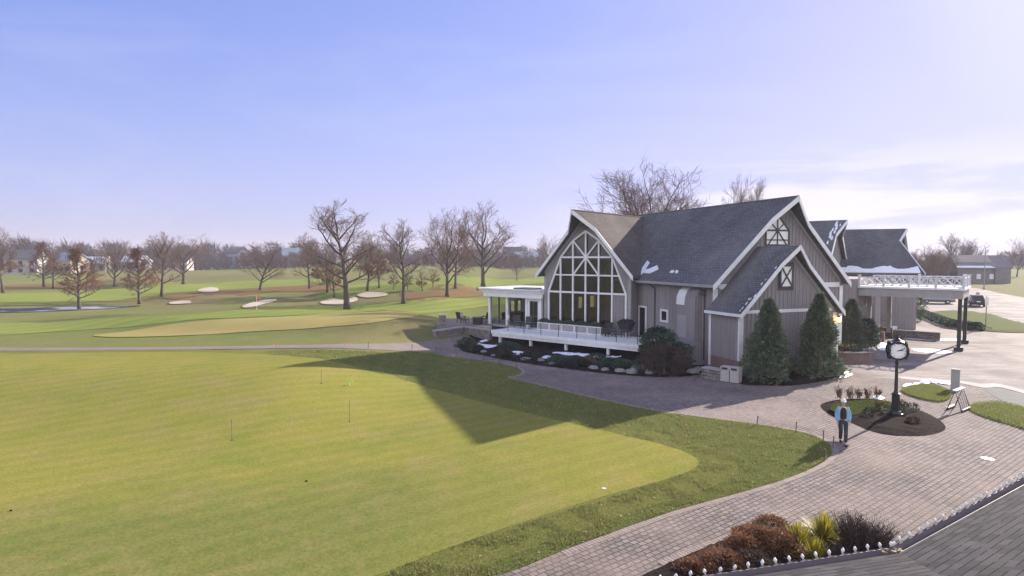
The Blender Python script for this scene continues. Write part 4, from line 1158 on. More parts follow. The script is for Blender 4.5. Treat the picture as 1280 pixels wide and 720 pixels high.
# far-off wood: one mass
def wood(name, line, n, seed, hlo, hhi, m, depth, lbl, twigs=170, wdt=.16):
    r = np.random.default_rng(seed); vs = []
    for i in range(n):
        f = r.random()*(len(line)-1); k = int(f); f -= k
        u = line[k][0]*(1-f)+line[k+1][0]*f; Y = line[k][1]*(1-f)+line[k+1][1]*f
        Y += r.uniform(0, depth); x = (u-CX)/F*Y
        z = hgt(x, Y)-.3; H = r.uniform(hlo, hhi); rc = H*r.uniform(.26, .42)
        # trunk
        vs += [(x-.18, Y, z), (x+.18, Y, z), (x, Y, z+H*.8)]
        th = r.uniform(0, 6.283, twigs); hh = r.uniform(.06, .8, twigs)*H
        el = r.uniform(.15, 1.25, twigs); L = rc*(1.0-.35*hh/H)*r.uniform(.5, 1.1, twigs)
        off = r.uniform(0, .6, twigs)*rc*(hh/H > .2)
        ox = x+np.cos(th)*off; oy = Y+np.sin(th)*off
        ex = ox+np.cos(th)*np.cos(el)*L; ey = oy+np.sin(th)*np.cos(el)*L; ez = z+hh+np.sin(el)*L
        w_ = wdt*r.uniform(.5, 1.2, twigs)*Y/300
        a = np.stack([ox-w_, oy, z+hh-w_*.6], 1); b = np.stack([ox+w_, oy, z+hh+w_*.6], 1); c = np.stack([ex, ey, ez], 1)
        vs += list(map(tuple, np.stack([a, b, c], 1).reshape(-1, 3)))
    vs = np.array(vs)
    o = rawmesh(name, vs, np.arange(len(vs)).reshape(-1, 3), m); o['kind'] = 'stuff'; o['label'] = lbl
wood('woodland', [(-120, 225), (60, 235), (160, 260), (260, 300), (420, 330), (560, 330), (720, 340)], 270, 5, 7, 15, 'wood_far', 60, 'far bare woodland closing the golf course along the horizon')
wood('woodland', [(-120, 215), (0, 222), (60, 226)], 30, 12, 9, 16, 'wood_far', 20, 'taller bare woodland at the far left behind the white house')
wood('woodland', [(560, 300), (640, 320), (720, 330)], 60, 6, 4, 7, 'wood_far', 20, 'dark low scrub line left of the glazed gable')
wood('woodland', [(1120, 175), (1150, 172), (1185, 178)], 40, 8, 6, 10, 'wood_tan', 14, 'pale hazy thicket between the porch roof and the barn', 220, .10)
wood('woodland', [(1240, 330), (1300, 330), (1420, 320)], 60, 9, 7, 12, 'wood_far', 50, 'far bare woodland beyond the barn at the right')
wood('woodland', [(235, 285), (330, 292), (420, 300)], 70, 31, 5, 10, 'wood_far', 14, 'bare trees half hiding the far blue houses', 130)
wood('woodland', [(500, 318), (600, 322), (715, 330)], 70, 33, 4, 8.5, 'wood_far', 12, 'bare trees half hiding the far houses near the glazed gable', 130)
wood('woodland', [(-40, 200), (60, 212), (130, 228), (235, 255)], 30, 35, 4, 8, 'wood_far', 6, 'thin bare saplings in front of the far left houses', 110)
wood('undergrowth', [(-120, 236), (60, 250), (160, 280), (260, 310), (420, 340), (720, 350)], 220, 15, 1.3, 3.0, 'wood_far', 25, 'low brown undergrowth at the foot of the far woodland', 90, .3)
# ------------------------------------------------------------------ houses beyond the course
def house(u, Y, w_, d_, h, rh, yaw, wm, rm, label, name='house', wins=3, cat='house', zb=None):
    x = (u-CX)/F*Y; z = hgt(x, Y) if zb is None else zb
    t = thing(name, (x, Y, z), label, cat, 'houses among the far trees')
    f = Fr(x, Y, yaw, z)
    mb = MB(); mb.prism([f(-w_/2, 0, -.5), f(w_/2, 0, -.5), f(w_/2, d_, -.5), f(-w_/2, d_, -.5)], (0, 0, h+.5))
    for sg in (-1, 1): mb.prism([f(sg*w_/2-(.1 if sg > 0 else 0), .0, h), f(sg*w_/2-(.1 if sg > 0 else 0), d_, h), f(sg*w_/2-(.1 if sg > 0 else 0), d_/2, h+rh-.1)], f.R*.1)
    mb.build('wall', wm, t)
    mb = MB()
    for a in (-1, 1):
        e = d_/2*(1+a)
        e2 = e+a*.5
        mb.prism([f(-w_/2-.4, d_/2, h+rh), f(w_/2+.4, d_/2, h+rh), f(w_/2+.4, e2, h-.2), f(-w_/2-.4, e2, h-.2)], (0, 0, .25))
    mb.build('roof', rm, t)
    for k in range(wins):
        c = -w_/2+w_*(k+.5)/wins
        for zz in ((.9, 2.2), (3.4, 4.7)) if h > 5 else ((.9, 2.2),):
            mb = MB(); mb.box(f, c-.55, c+.55, -.06, -.003, *zz); mb.build('window', 'black_glass', t)
    return t
house(26, 205, 9.5, 8, 5.4, 2.8, 12, 'house_white', 'roof_grey', 'white two storey house with a dark roof at the far left')
house(77, 215, 7, 8, 4.6, 2.4, -10, 'house_tan', 'roof_blue', 'blue roofed house behind the pair of close trees')
house(117, 235, 8, 6, 3.2, 2.2, 8, 'house_white', 'snow', 'low white pavilion with a pale roof behind the pond tree')
house(163, 245, 8, 7, 3.4, 2.2, -4, 'house_blue', 'snow', 'low blue house with a pale roof behind the rusty conical tree')
house(217, 265, 11, 7, 3.6, 2.4, 5, 'house_white', 'roof_grey', 'long low white house between the dark bare tree and rounded bare tree')
house(290, 305, 10, 7, 6.5, 2.4, -28, 'house_blue', 'roof_grey', 'tall blue house with a white gable left of the low wide bare tree', zb=3)
house(300, 307, 5, 7, 7.4, 2.2, 30, 'house_white', 'roof_grey', 'narrow white house joined close to the tall blue house', zb=3)
house(366, 310, 9, 8, 5.4, 3.6, 24, 'house_blue', 'roof_blue', 'house with a steep blue grey roof right of the low wide bare tree', zb=3)
house(659, 335, 12, 9, 4.6, 2.6, 10, 'house_blue', 'roof_blue', 'bluish far house just left of the glazed gable', zb=3)
house(640, 340, 10, 9, 6.0, 4.0, -8, 'house_tan', 'roof_grey', 'dark roofed far house behind the small fan shaped tree', zb=3)
house(548, 345, 10, 9, 4.4, 2.6, 10, 'house_white', 'roof_blue', 'pale far house behind the leaning bare tree', zb=3)
# barn at the right
bp = G(1229, 354); bt = thing('barn', bp, 'grey weathered wooden barn with a gable and pale roof beyond the drive', 'barn')
f = Fr(bp.x, bp.y, -14, 0)
mb = MB(); mb.box(f, -6.5, 6.5, 0, 9, 0, 4.3)
for s0 in (-6.5, 6.4): mb.prism([f(s0, 0, 4.3), f(s0, 9, 4.3), f(s0, 4.5, 7.3)], f.R*.1)
mb.build('wall', 'barn_wood', bt)
mb = MB()
for a, e in ((-1, -.5), (1, 9.5)): mb.prism([f(-6.9, 4.5, 7.75), f(6.9, 4.5, 7.75), f(6.9, e, 4.15), f(-6.9, e, 4.15)], (0, 0, .22))
mb.build('roof', 'barn_roof', bt)
mb = MB(); mb.prism([f(-6.7, .2, 4.86), f(1.7, .2, 4.86), f(2.6, -.45, 4.41), f(-6.8, -.45, 4.41)], (0, 0, .1)); mb.build('snow', 'snow', bt)
mb = MB(); mb.prism([f(-6.9, 4.5, 7.98), f(2.6, 4.5, 7.98), f(2.6, 1.6, 5.96), f(-6.9, 1.6, 5.96)], (0, 0, .06)); mb.build('roof', 'house_tan', bt)
for c in (-4.6, -1.2, 2.0, 5.0):
    mb = MB(); mb.box(f, c-.5, c+.5, -.06, -.004, 1.2, 2.6); mb.build('window', 'white_paint', bt)
mb = MB(); mb.box(f, 2.7, 6.52, -.5, 0, 0, 4.5); mb.build('lean_to', 'barn_wood', bt)
f2 = Fr(bp.x-7.2, bp.y+3, -14, 0)
mb = MB(); mb.box(f2, -5.5, 0, 1, 8, 0, 5.0); mb.prism([f2(-5.5, 1, 5), f2(0, 1, 5), f2(-2.75, 1, 8.0)], f2.A*7); mb.build('wing', 'barn_wood', bt)
# ------------------------------------------------------------------ evergreens and shrubs
def foliage(seed, H, Rr, n, prof, lsz=.16, upbias=.6, lump=.30, shell=.35, wz_=.4):
    r = random.Random(seed); vs = []
    for i in range(n):
        h = r.random()**.85; a = r.uniform(0, 6.283)
        k = 1+lump*2*noise.noise(V((math.cos(a)*1.6, math.sin(a)*1.6, h*4.5+seed)))+lump*1.2*noise.noise(V((math.cos(a)*5, math.sin(a)*5, h*13+seed)))
        rad = Rr*prof(h)*k*(1-shell*r.random()**1.6)
        p = V((math.cos(a)*rad, math.sin(a)*rad, h*H+r.uniform(-.04, .04)))
        d = V((math.cos(a)+r.gauss(0, .45), math.sin(a)+r.gauss(0, .45), upbias+r.gauss(0, .4))).normalized()
        s = lsz*r.uniform(.6, 1.4); x = d.cross(V((r.gauss(0, 1), r.gauss(0, 1), r.gauss(0, 1)))).normalized()*s*wz_*.5
        vs += [p-x*.4, p+d*s*.5+x, p+d*s, p+d*s*.5-x]
    vs = np.array([tuple(v) for v in vs]); return vs
def shrub(name, p, H, Rr, n, prof, m, label, cat='shrub', lsz=.16, stem=True, group=None, seed=None, sc=None, **k):
    t = thing(name, p, label, cat, group)
    vs = foliage(seed or rnd.randint(1, 9999), H, Rr, n, prof, lsz, **k)
    if sc: vs = vs*np.array([sc[0], sc[1], 1])
    rawmesh('foliage', vs, np.arange(len(vs)).reshape(-1, 4), m, t)
    if stem:
        mb = MB(); mb.tube([V(p)+V((0, 0, -.05)), V(p)+V((0, 0, H*.75))], [max(.03, Rr*.07), .015], 6); mb.build('stem', 'bark', t)
    return t
cone = lambda h: max(.02, (1-h)**.8*min(1, .72+h*2.4))
dome = lambda h: math.sqrt(max(.01, 1-(h*1.0)**2))*min(1, .75+h)
ball = lambda h: math.sqrt(max(.02, 1-(2*h-.9)**2/1.25))
p = G(963, 483); p.y += 1.4; p.x += .4
shrub('conifer', p, 4.75, 1.38, 12000, cone, 'conifer', 'large conical evergreen in front of the small gable wall, nearer the bins', 'evergreen', .22, seed=5)
p = G(1023, 476); p.y += 1.3; p.x += .6
shrub('conifer', p, 5.0, 1.35, 12000, cone, 'conifer', 'large conical evergreen at the corner of the small gable beneath the lantern', 'evergreen', .22, seed=9)
p = at(1066, 47.2, 0)
shrub('conifer', p, 4.1, .85, 7000, lambda h: min(1, (1-h)**.5*1.05)*min(1, .7+h*2), 'conifer_pale', 'narrow pale green columnar evergreen behind the brick planter', 'evergreen', .15, seed=14)
p = at(1152, 80, 0)
shrub('conifer', at(1143, 72, 0), 3.6, 1.1, 3500, dome, 'conifer', 'dark evergreen bush seen beneath the entrance canopy', 'evergreen', .2, seed=15)
p = at(1084, 50.5, 0); shrub('evergreen_shrub', p, 2.3, .9, 4500, ball, 'dark_shrub', 'dark rounded evergreen shrub by the brick entrance steps', 'shrub', .14)
p = G(829, 466); p.y += 1.4
shrub('evergreen_shrub', p, 2.7, .95, 5200, ball, 'dark_shrub', 'tall dark green shrub against the long side wall near the small window', 'shrub', .17, seed=21, lump=.45)
p = G(852, 467); p.y += .8
shrub('evergreen_shrub', p, 1.8, .85, 3200, ball, 'dark_shrub', 'dark green shrub spreading in front of the chimney base', 'shrub', .15, seed=25, lump=.5)
p = G(832, 470); p.y += .4
shrub('bare_shrub', p, 1.75, 1.25, 4200, ball, 'dull_red_shrub', 'dull reddish bare shrub in front of the tall dark green shrub', 'shrub', .2, seed=22, lump=.3, wz_=.16)
BS = 'low shrubs in the dark bed below the deck'
for i, (u, v, H, Rr, m, lab) in enumerate((
    (584, 433, .7, .8, 'dark_shrub', 'low dark shrub at the tip of the deck bed beside the walk'), (597, 440, .5, .7, 'box_shrub', 'grey green cushion shrub near the tip of the deck bed'),
    (634, 437, .6, .9, 'dark_shrub', 'dark shrub behind the snow patches under the deck corner'), (630, 447, .55, .75, 'box_shrub', 'pale grey cushion shrub beside the walk under the deck corner'),
    (662, 450, .55, .9, 'box_shrub', 'grey cushion shrub in front of the second deck post'), (700, 455, .5, 1.0, 'dark_shrub', 'dark spreading shrub mid way along the deck bed'),
    (722, 458, .5, .9, 'box_shrub', 'grey spreading shrub beside the tan grass clump'), (765, 460, .6, 1.1, 'dark_shrub', 'dark spreading shrub below the right end of the deck'),
    (785, 463, .55, 1.0, 'dark_shrub', 'dark low shrub between the deck end and the reddish shrub'), (745, 452, .5, .8, 'dark_shrub', 'dark shrub tucked under the deck near its third post'))):
    shrub('cushion_shrub', G(u, v), H, Rr, 1300, dome, m, lab, 'shrub', .13, False, BS)
shrub('grass_clump', G(736, 457), .45, .5, 500, dome, 'dry_stem', 'flattened tan ornamental grass clump in the deck bed', 'plant', .22, False, wz_=.15)
# rocks
proto = None
RK = 'rounded grey rocks in the deck bed'
for i, (u, v, s) in enumerate(((604, 441, .28), (617, 446, .24), (655, 451, .26), (676, 452, .3), (690, 456, .28), (742, 462, .34), (756, 464, .3), (775, 466, .36), (790, 467, .45), (798, 463, .5), (812, 468, .4), (866, 467, .42), (873, 464, .36), (882, 470, .3))):
    if proto is None:
        mb = MB(); mb.ico((0, 0, .25), 1, 3, .16, (1, .8, .55), 3); proto = mb.build('rock', 'rock', smooth=True)
        tag(proto, 'rounded grey rock lying in the dark bed along the walk below the clubhouse', 'rock', RK); o = proto
    else: o = dup(proto, (0, 0, 0))
    o.location = G(u, v); o.scale = (s, s, s); o.rotation_euler = (0, 0, i*1.7)
# snow left on the ground
def snow(px, lbl, off=.05, md=.09, g=.3):
    o = sheet('snow_patch', poly(px, 4), off, 'snow', g, 'stuff', rel=.04, relscale=2.5, mound=md); o['label'] = lbl
snow([(594, 431), (600, 426), (611, 424.5), (613, 427), (604, 430.5), (616, 432), (622, 431), (618, 436), (603, 435.5)], 'snow patch below the left corner of the deck')
snow([(634, 443), (640, 439.5), (655, 440.5), (658, 443), (645, 445)], 'snow patch beside the second deck post')
snow([(648, 450), (655, 447), (664, 447.5), (662, 450), (654, 452)], 'small snow patch at the walk edge of the deck bed')
snow([(676, 448), (680, 444.5), (690, 446), (688, 450), (680, 451)], 'small snow heap at the foot of a deck post')
snow([(690, 441), (720, 442), (760, 446), (790, 445), (760, 449), (720, 446), (694, 444)], 'thin line of snow under the deck')
snow([(1128, 484), (1131, 481), (1137, 480), (1141, 481.5), (1143, 479), (1149, 479.5), (1147, 482.5), (1138, 483), (1134, 485)], 'low end of the ploughed snow ridge at the tip of the small grass island', .05, .14, .2)
snow([(1149, 480.5), (1152, 477.5), (1158, 475.5), (1162, 477), (1167, 475.5), (1172, 478), (1170, 480.5), (1163, 480), (1158, 481.5)], 'highest lumps of the ploughed snow ridge behind the small grass island', .06, .26, .2)
snow([(1173, 479.5), (1177, 477.5), (1183, 478.5), (1188, 480), (1187, 481.5), (1180, 481)], 'thin end of the ploughed snow ridge beside the grey pillar', .05, .1, .2)
snow([(1047, 468), (1052, 464.5), (1062, 466), (1066, 469), (1058, 473), (1049, 473)], 'snow patch at the corner of the evergreen bed', .05, .15)
snow([(1096, 434), (1104, 430), (1110, 433), (1112, 438), (1100, 438.5)], 'bluish snow heap beside the brick planter', .05, .25)
snow([(1110, 404), (1122, 404), (1128, 409), (1118, 413), (1111, 411)], 'snow heap by the entrance beneath the canopy', .05, .3)
snow([(1128, 423), (1140, 420.5), (1165, 423), (1195, 424), (1194, 426), (1150, 425.5)], 'thin melting snow streak across the drive under the canopy', .02, .01)
snow([(1140, 436), (1160, 436), (1185, 439), (1192, 441), (1170, 442), (1145, 439)], 'long melting snow streak in the canopy shadow', .02, .01)
snow([(1091, 500), (1095, 497), (1101, 498), (1106, 501.5), (1098, 503), (1092, 502.5)], 'small snow patches at the back of the clock bed', .14, .06, .15)
snow([(1136, 393), (1142, 391), (1150, 394), (1146, 396)], 'snow heap at the far end of the grass island')
# ------------------------------------------------------------------ terrace left of the deck
tr = thing('stone_terrace', (-4, 57, 0), 'raised patio held by a rough stone wall at the end of the deck', 'terrace')
a, b = G(545, 423), G(612, 426)
tz = 1.05
mb = MB()
c0, c1 = V((a.x, a.y, -.3)), V((-1.9, 53.6, -.3)); mid = V((-4.3, 56.0, -.3))
for p, q in ((c0, mid), (mid, c1)):
    n = V((-(q-p).y, (q-p).x, 0)).normalized()
    mb.prism([p, q, q+n*.4, p+n*.4], (0, 0, tz+.25))
back = V((a.x-1.4, 64, -.3)); n = V((1, .1, 0)); mb.prism([c0+V((0, .4, 0)), back, back+n*.4, c0+n*.4+V((0, .4, 0))], (0, 0, tz+.25))
mb.build('wall', 'stone_wall', tr)
mb = MB(); mb.prism([V((c0.x+.2, c0.y+.2, 0)), V((mid.x, mid.y+.2, 0)), V((-1.9, 53.9, 0)), V((-1.8, 58.6, 0)), V((1.2, 62.5, 0)), V((1.2, 64, 0)), V((back.x, 64, 0))], (0, 0, tz)); mb.build('paving', 'path_surface', tr)
mb = MB()
for p, q in ((c0, mid), (mid, c1)):
    n = V((-(q-p).y, (q-p).x, 0)).normalized(); h = V((0, 0, tz-.047+.3))
    mb.prism([p-n*.05+h, q-n*.05+h, q+n*.47+h, p+n*.47+h], (0, 0, .09))
mb.build('coping', 'concrete', tr)
pp = at(553, 57.2, tz); t = thing('stone_pier', pp, 'square stone pier with a flat cap at the terrace corner', 'pier')
f = Fr(pp.x, pp.y, 0, tz)
mb = MB(); mb.box(f, -.3, .3, -.3, .3, 0, .95); mb.build('shaft', 'stone_wall', t)
mb = MB(); mb.box(f, -.37, .37, -.37, .37, .953, 1.05); mb.build('cap', 'concrete', t)
pp = at(597, 58.3, tz); t = thing('fire_table', pp, 'black square fire table standing on the terrace', 'table')
f = Fr(pp.x, pp.y, -20, tz)
mb = MB(); mb.box(f, -.36, .36, -.36, .36, .04, .62); mb.build('body', 'black_metal', t)
mb = MB(); mb.box(f, -.42, .42, -.42, .42, .623, .68); mb.build('top', 'dark_frame', t)
# patio chairs
def chair(loc, rz, label, first=[None], m='wicker'):
    if first[0] is None:
        t = thing('patio_chair', (0, 0, 0), label, 'chair', 'dark patio chairs'); f = WORLD
        mb = MB(); mb.box(f, -.28, .28, -.28, .28, .38, .46); mb.build('seat', m, t)
        mb = MB(); mb.prism([V((-.28, .25, .46)), V((.28, .25, .46)), V((.33, .38, 1.05)), V((-.33, .38, 1.05))], (0, .05, 0)); mb.build('backrest', m, t)
        for sx in (-1, 1):
            mb = MB(); mb.beam(V((sx*.3, -.27, .64)), V((sx*.3, .3, .66)), .05, .04); mb.build('armrest', m, t)
            for sy in (-1, 1):
                mb = MB(); mb.beam(V((sx*.3, sy*.27, 0)), V((sx*.28, sy*.25, .64 if sy < 0 else .5)), .045, .045, (0, 1, 0)); mb.build('leg', 'black_metal', t)
        first[0] = t; t.location = loc; t.rotation_euler = (0, 0, rz); return t
    return dup(first[0], loc, rz, label)
chair(at(581, 58.6, tz), 1.2, 'thin dark chair on the terrace left of the fire table')
chair(at(576, 59.8, tz), 2.4, 'thin dark chair behind the other one on the terrace')
chair(at(605, 59.5, tz), -1.9, 'dark chair right of the fire table close to the sunroom column')
for i, (w_, v_, rz, lab) in enumerate(((-9.6, 1.2, 1, 'dark chair inside the sunroom behind the first glazed bay'), (-8.9, 2.2, -2, 'dark chair deeper inside the sunroom behind the first bay'),
    (-7.8, .9, .4, 'dark chair inside the sunroom behind the second bay, outer side'), (-6.7, 1.0, 2.8, 'dark chair inside the sunroom behind the second bay, near the door'))):
    chair(WF(w_, v_, DK), rz, lab)
for i, (w_, v_, rz, lab) in enumerate(((-5.2, -1.2, .2, 'dark chair on the deck before the sunroom door'), (-7.4+.9, -1.0, .8, 'dark chair on the deck outside the sunroom bay'), (2.6, -.9, -.6, 'dark chair on the deck at the end of the planters'), (3.2, -1.3, .9, 'dark chair on the deck beside the tall black planter'))):
    chair(WF(w_, v_, DK), rz+R(-39.7), lab)
# tall black tapered planter standing on legs
pp = WF(4.25, -.75, DK); t = thing('tall_planter', pp, 'black flaring box planter on slim legs at the right end of the deck', 'planter')
f = Fr(pp.x, pp.y, -39.7, DK)
mb = MB()
lo = [f(a*.33, b*.3, .42) for a, b in ((-1, -1), (1, -1), (1, 1), (-1, 1))]; hi = [f(a*.56, b*.5, 1.22) for a, b in ((-1, -1), (1, -1), (1, 1), (-1, 1))]
i0 = len(mb.v); mb.v += lo+hi
mb.f += [(3, 2, 1, 0), (4, 5, 6, 7)]+[(k, (k+1) % 4, 4+(k+1) % 4, 4+k) for k in range(4)]
mb.build('body', 'black_metal', t)
for a in (-1, 1):
    for b in (-1, 1):
        mb = MB(); mb.beam(f(a*.28, b*.25, 0), f(a*.28, b*.25, .42), .05, .05, (0, 1, 0)); mb.build('leg', 'black_metal', t)
vs = foliage(77, .16, .5, 700, dome, .1)+np.array([0, 0, 1.2]); rawmesh('plant', vs, np.arange(len(vs)).reshape(-1, 4), 'dark_shrub', t)
# white framed planters below the window
first = None
labs = ['white framed planter box with dark plants nearest the sunroom', 'white framed planter box second from the sunroom under the tall window', 'white framed planter box in the middle of the row under the window', 'white framed planter box fourth from the sunroom under the window', 'white framed planter box nearest the black flaring planter']
for i in range(5):
    loc = WF(-4.35+i*1.28, -.85, DK)
    if first is None:
        first = thing('planter_box', (0, 0, 0), labs[0], 'planter', 'planter boxes along the tall window'); f = WORLD
        mb = MB(); mb.box(f, .04, 1.2, 0, .42, .05, .56); mb.build('box', 'grey_trim', first)
        mb = MB()
        for a, b, c, d in ((0, 1.24, .56, .62), (0, 1.24, .0, .05)): mb.box(f, a, b, -.03, .45, c, d)
        for a in (0, 1.18): mb.box(f, a, a+.06, -.03, .03, .051, .559)
        mb.build('frame', 'white_paint', first)
        vs = foliage(31, .34, .5, 900, dome, .12)*np.array([1.15, .42, 1])+np.array([.62, .21, .56]); rawmesh('plant', vs, np.arange(len(vs)).reshape(-1, 4), 'dark_shrub', first)
        o = first; o.location = loc; o.rotation_euler = (0, 0, R(-39.7))
    else: o = dup(first, loc, R(-39.7), labs[i])
# ------------------------------------------------------------------ low stone wall, bins, brick planter, lantern
p0, p1 = G(877, 473), G(900, 477)
t = thing('stone_wall', ((p0+p1)/2), 'low grey stone wall beside the beige bins', 'wall')
n = V((-(p1-p0).y, (p1-p0).x, 0)).normalized()
mb = MB(); mb.prism([p0, p1, p1+n*.5, p0+n*.5], (0, 0, .62)); mb.build('stones', 'stone_wall', t)
mb = MB(); mb.prism([p0-n*.04+V((0, 0, .623)), p1-n*.04+V((0, 0, .623)), p1+n*.54+V((0, 0, .623)), p0+n*.54+V((0, 0, .623))], (0, 0, .09)); mb.build('coping', 'concrete', t)
bp = G(911, 479); first = None
for i in range(2):
    if first is None:
        first = thing('litter_bin', (0, 0, 0), 'beige square litter bin with a dark opening, beside the low stone wall', 'bin', 'pair of beige bins'); f = WORLD
        mb = MB(); mb.box(f, -.29, .29, 0, .62, .05, .82); mb.build('body', 'plastic_beige', first)
        mb = MB(); mb.prism([V((-.31, -.02, .823)), V((.31, -.02, .823)), V((.31, .64, .823)), V((-.31, .64, .823))], (0, 0, .2)); mb.build('lid', 'plastic_beige', first)
        mb = MB(); mb.box(f, -.2, .2, -.045, -.022, .85, .98); mb.build('opening', 'black_metal', first)
        mb = MB(); mb.box(f, -.23, .23, -.02, -.003, .12, .78); mb.build('door', 'plastic_beige', first)
        mb = MB(); mb.box(f, -.26, .26, .03, .58, 0, .049); mb.build('base', 'black_metal', first); o = first
    else: o = dup(first, (0, 0, 0), 0, 'beige square litter bin standing nearer the white corner board')
    f_ = Fr(bp.x, bp.y, -42); o.scale = (.88, .88, .9); o.location = f_(-.30+i*.56, .1, 0); o.rotation_euler = (0, 0, R(-42))
c = at(1062, 44.6, 0); t = thing('brick_planter', c, 'low curved dark brick planter by the entrance walk', 'planter')
mb = MB(); arc = [(math.cos(x), math.sin(x)) for x in np.linspace(R(175), R(365), 15)]
for (a, b), (a2, b2) in zip(arc, arc[1:]):
    q = [c+V((a*1.75, b*1.5, 0)), c+V((a2*1.75, b2*1.5, 0)), c+V((a2*1.45, b2*1.2, 0)), c+V((a*1.45, b*1.2, 0))]; mb.prism(q, (0, 0, .62))
mb.build('wall', 'red_brick', t)
mb = MB()
for (a, b), (a2, b2) in zip(arc, arc[1:]):
    q = [c+V((a*1.82, b*1.57, .623)), c+V((a2*1.82, b2*1.57, .623)), c+V((a2*1.38, b2*1.13, .623)), c+V((a*1.38, b*1.13, .623))]; mb.prism(q, (0, 0, .08))
mb.build('coping', 'stone_wall', t)
mb = MB(); mb.prism([c+V((math.cos(x)*1.44, math.sin(x)*1.2, 0)) for x in np.linspace(0, 6.1, 18)], (0, 0, .5)); mb.build('soil', 'mulch', t)
shrub('planter_shrub', c+V((-.9, .2, .5)), .75, .55, 900, ball, 'yucca_leaf', 'yellow leaved shrub catching the sun in the curved brick planter', 'shrub', .14, False)
shrub('planter_shrub', c+V((-.55, -.4, .5)), .45, .4, 500, ball, 'dull_red_shrub', 'low dull red shrub at the front of the curved brick planter', 'shrub', .14, False)
lp = MF(7.55, -3.35, 3.05); t = thing('wall_lantern', lp, 'small glowing brass lantern under the eave of the small gable', 'lantern')
mb = MB(); mb.lathe(lp, [(.02, .5), (.14, .42), (.15, .38)], 8); mb.build('cap', 'brass', t)
mb = MB(); mb.lathe(lp, [(.10, .1), (.13, .2), (.13, .37)], 8); mb.build('glass', 'lantern_glow', t)
mb = MB(); mb.lathe(lp, [(.03, 0), (.1, .05), (.11, .09)], 8); mb.tube([lp+V((0, 0, .45)), lp+V((0, .2, .6)), lp+V((0, .42, .45))], .02, 5); mb.build('bracket', 'brass', t)
# brick steps at the entrance
f = Fr(*PF(-6.4, 1.0, 0).xy, -39.7)
t = thing('brick_steps', f(0, 3, 0), 'red brick entrance steps and cheek walls under the canopy', 'steps')
mb = MB()
for i in range(4): mb.box(f, -2.6+i*.0-(.0), .6-i*.35, 1.0, 4.6, i*.16, (i+1)*.16)
mb.build('treads', 'red_brick', t)
for t0 in (.55, 4.65):
    mb = MB(); mb.box(f, -2.6, .9, t0, t0+.4, 0, .95); mb.build('cheek_wall', 'red_brick', t)
    mb = MB(); mb.tube([f(.7, t0+.2, .95), f(.7, t0+.2, 1.5), f(-2.4, t0+.2, 2.0), f(-2.4, t0+.2, .95)], .03, 5); mb.build('handrail', 'red_brick', t)
f = Fr(*PF(-3.2, 6.5, 0).xy, -39.7)
t = thing('stone_kerb_wall', f(0, 0, 0), 'low dark retaining wall at the far side of the canopy', 'wall')
mb = MB(); mb.box(f, -2.8, 1.2, 0, .5, 0, .7); mb.build('stones', 'stone_wall', t)
# ------------------------------------------------------------------ street clock
cp = G(1119, 521.5); cp.z = .12
ck = thing('street_clock', cp, 'black cast iron post clock with a round white dial in the mulch bed', 'clock')
mb = MB(); mb.lathe(cp, [(.30, -.1), (.30, .06), (.24, .09), (.22, .16), (.17, .2)], 12); mb.build('base', 'black_metal', ck)
mb = MB(); mb.lathe(cp, [(.15, .2), (.15, .88), (.18, .92), (.18, .97), (.11, 1.02), (.075, 1.1), (.065, 2.0), (.06, 2.35), (.09, 2.38), (.09, 2.43), (.06, 2.46), (.055, 2.56)], 12)
for k in range(8): a = k*math.pi/4; mb.tube([cp+V((math.cos(a)*.15, math.sin(a)*.15, .22)), cp+V((math.cos(a)*.15, math.sin(a)*.15, .86))], .018, 5)
pst = mb.build('post', 'black_metal', ck)
HC = 2.98; face_dir = R(-24)      # dial turned a little towards the walk
def ring(mb, c, ax, r0, r1, d, n=32):
    """ring slab round axis ax"""
    ax = ax.normalized(); x = ax.cross(V((0, 0, 1))).normalized(); y = V((0, 0, 1))
    for k in range(n):
        a, b = 2*math.pi*k/n, 2*math.pi*(k+1)/n
        q = [c+(x*math.cos(t)+y*math.sin(t))*r for t, r in ((a, r1), (b, r1), (b, r0), (a, r0))]
        mb.prism(q, ax*d)
def disc(mb, c, ax, r, d, n=32):
    ax = ax.normalized(); x = ax.cross(V((0, 0, 1))).normalized(); y = V((0, 0, 1))
    mb.prism([c+(x*math.cos(2*math.pi*k/n)+y*math.sin(2*math.pi*k/n))*r for k in range(n)], ax*d)
hc = cp+V((0, 0, HC)); fd = V((math.sin(face_dir), -math.cos(face_dir), 0))
ax4 = [fd, V((-fd.y, fd.x, 0)), -fd, V((fd.y, -fd.x, 0))]
mb = MB(); disc(mb, hc-fd*.17, fd, .40, .34)
sd_ = ax4[1]
mb.prism([hc-fd*.3-sd_*.3+V((0, 0, -.3)), hc+fd*.3-sd_*.3+V((0, 0, -.3)), hc+fd*.3+sd_*.3+V((0, 0, -.3)), hc-fd*.3+sd_*.3+V((0, 0, -.3))], (0, 0, .6))
mb.lathe(cp, [(.055, 2.5), (.1, 2.54), (.16, 2.62), (.28, 2.68)], 10)
for sx in (-1, 1):
    for sy in (-1, 1):
        for z in (-.32, .32):
            q = hc+fd*.3*sx+sd_*.3*sy+V((0, 0, z)); mb.ico(q, .07, 2, 0)
hd = mb.build('head', 'black_metal', ck)
mb = MB(); mb.lathe(cp, [(.34, HC+.3), (.36, HC+.34), (.2, HC+.42), (.1, HC+.5), (.05, HC+.54), (.06, HC+.6), (.03, HC+.66), (.045, HC+.72), (.008, HC+.86)], 10); mb.build('finial', 'black_metal', hd)
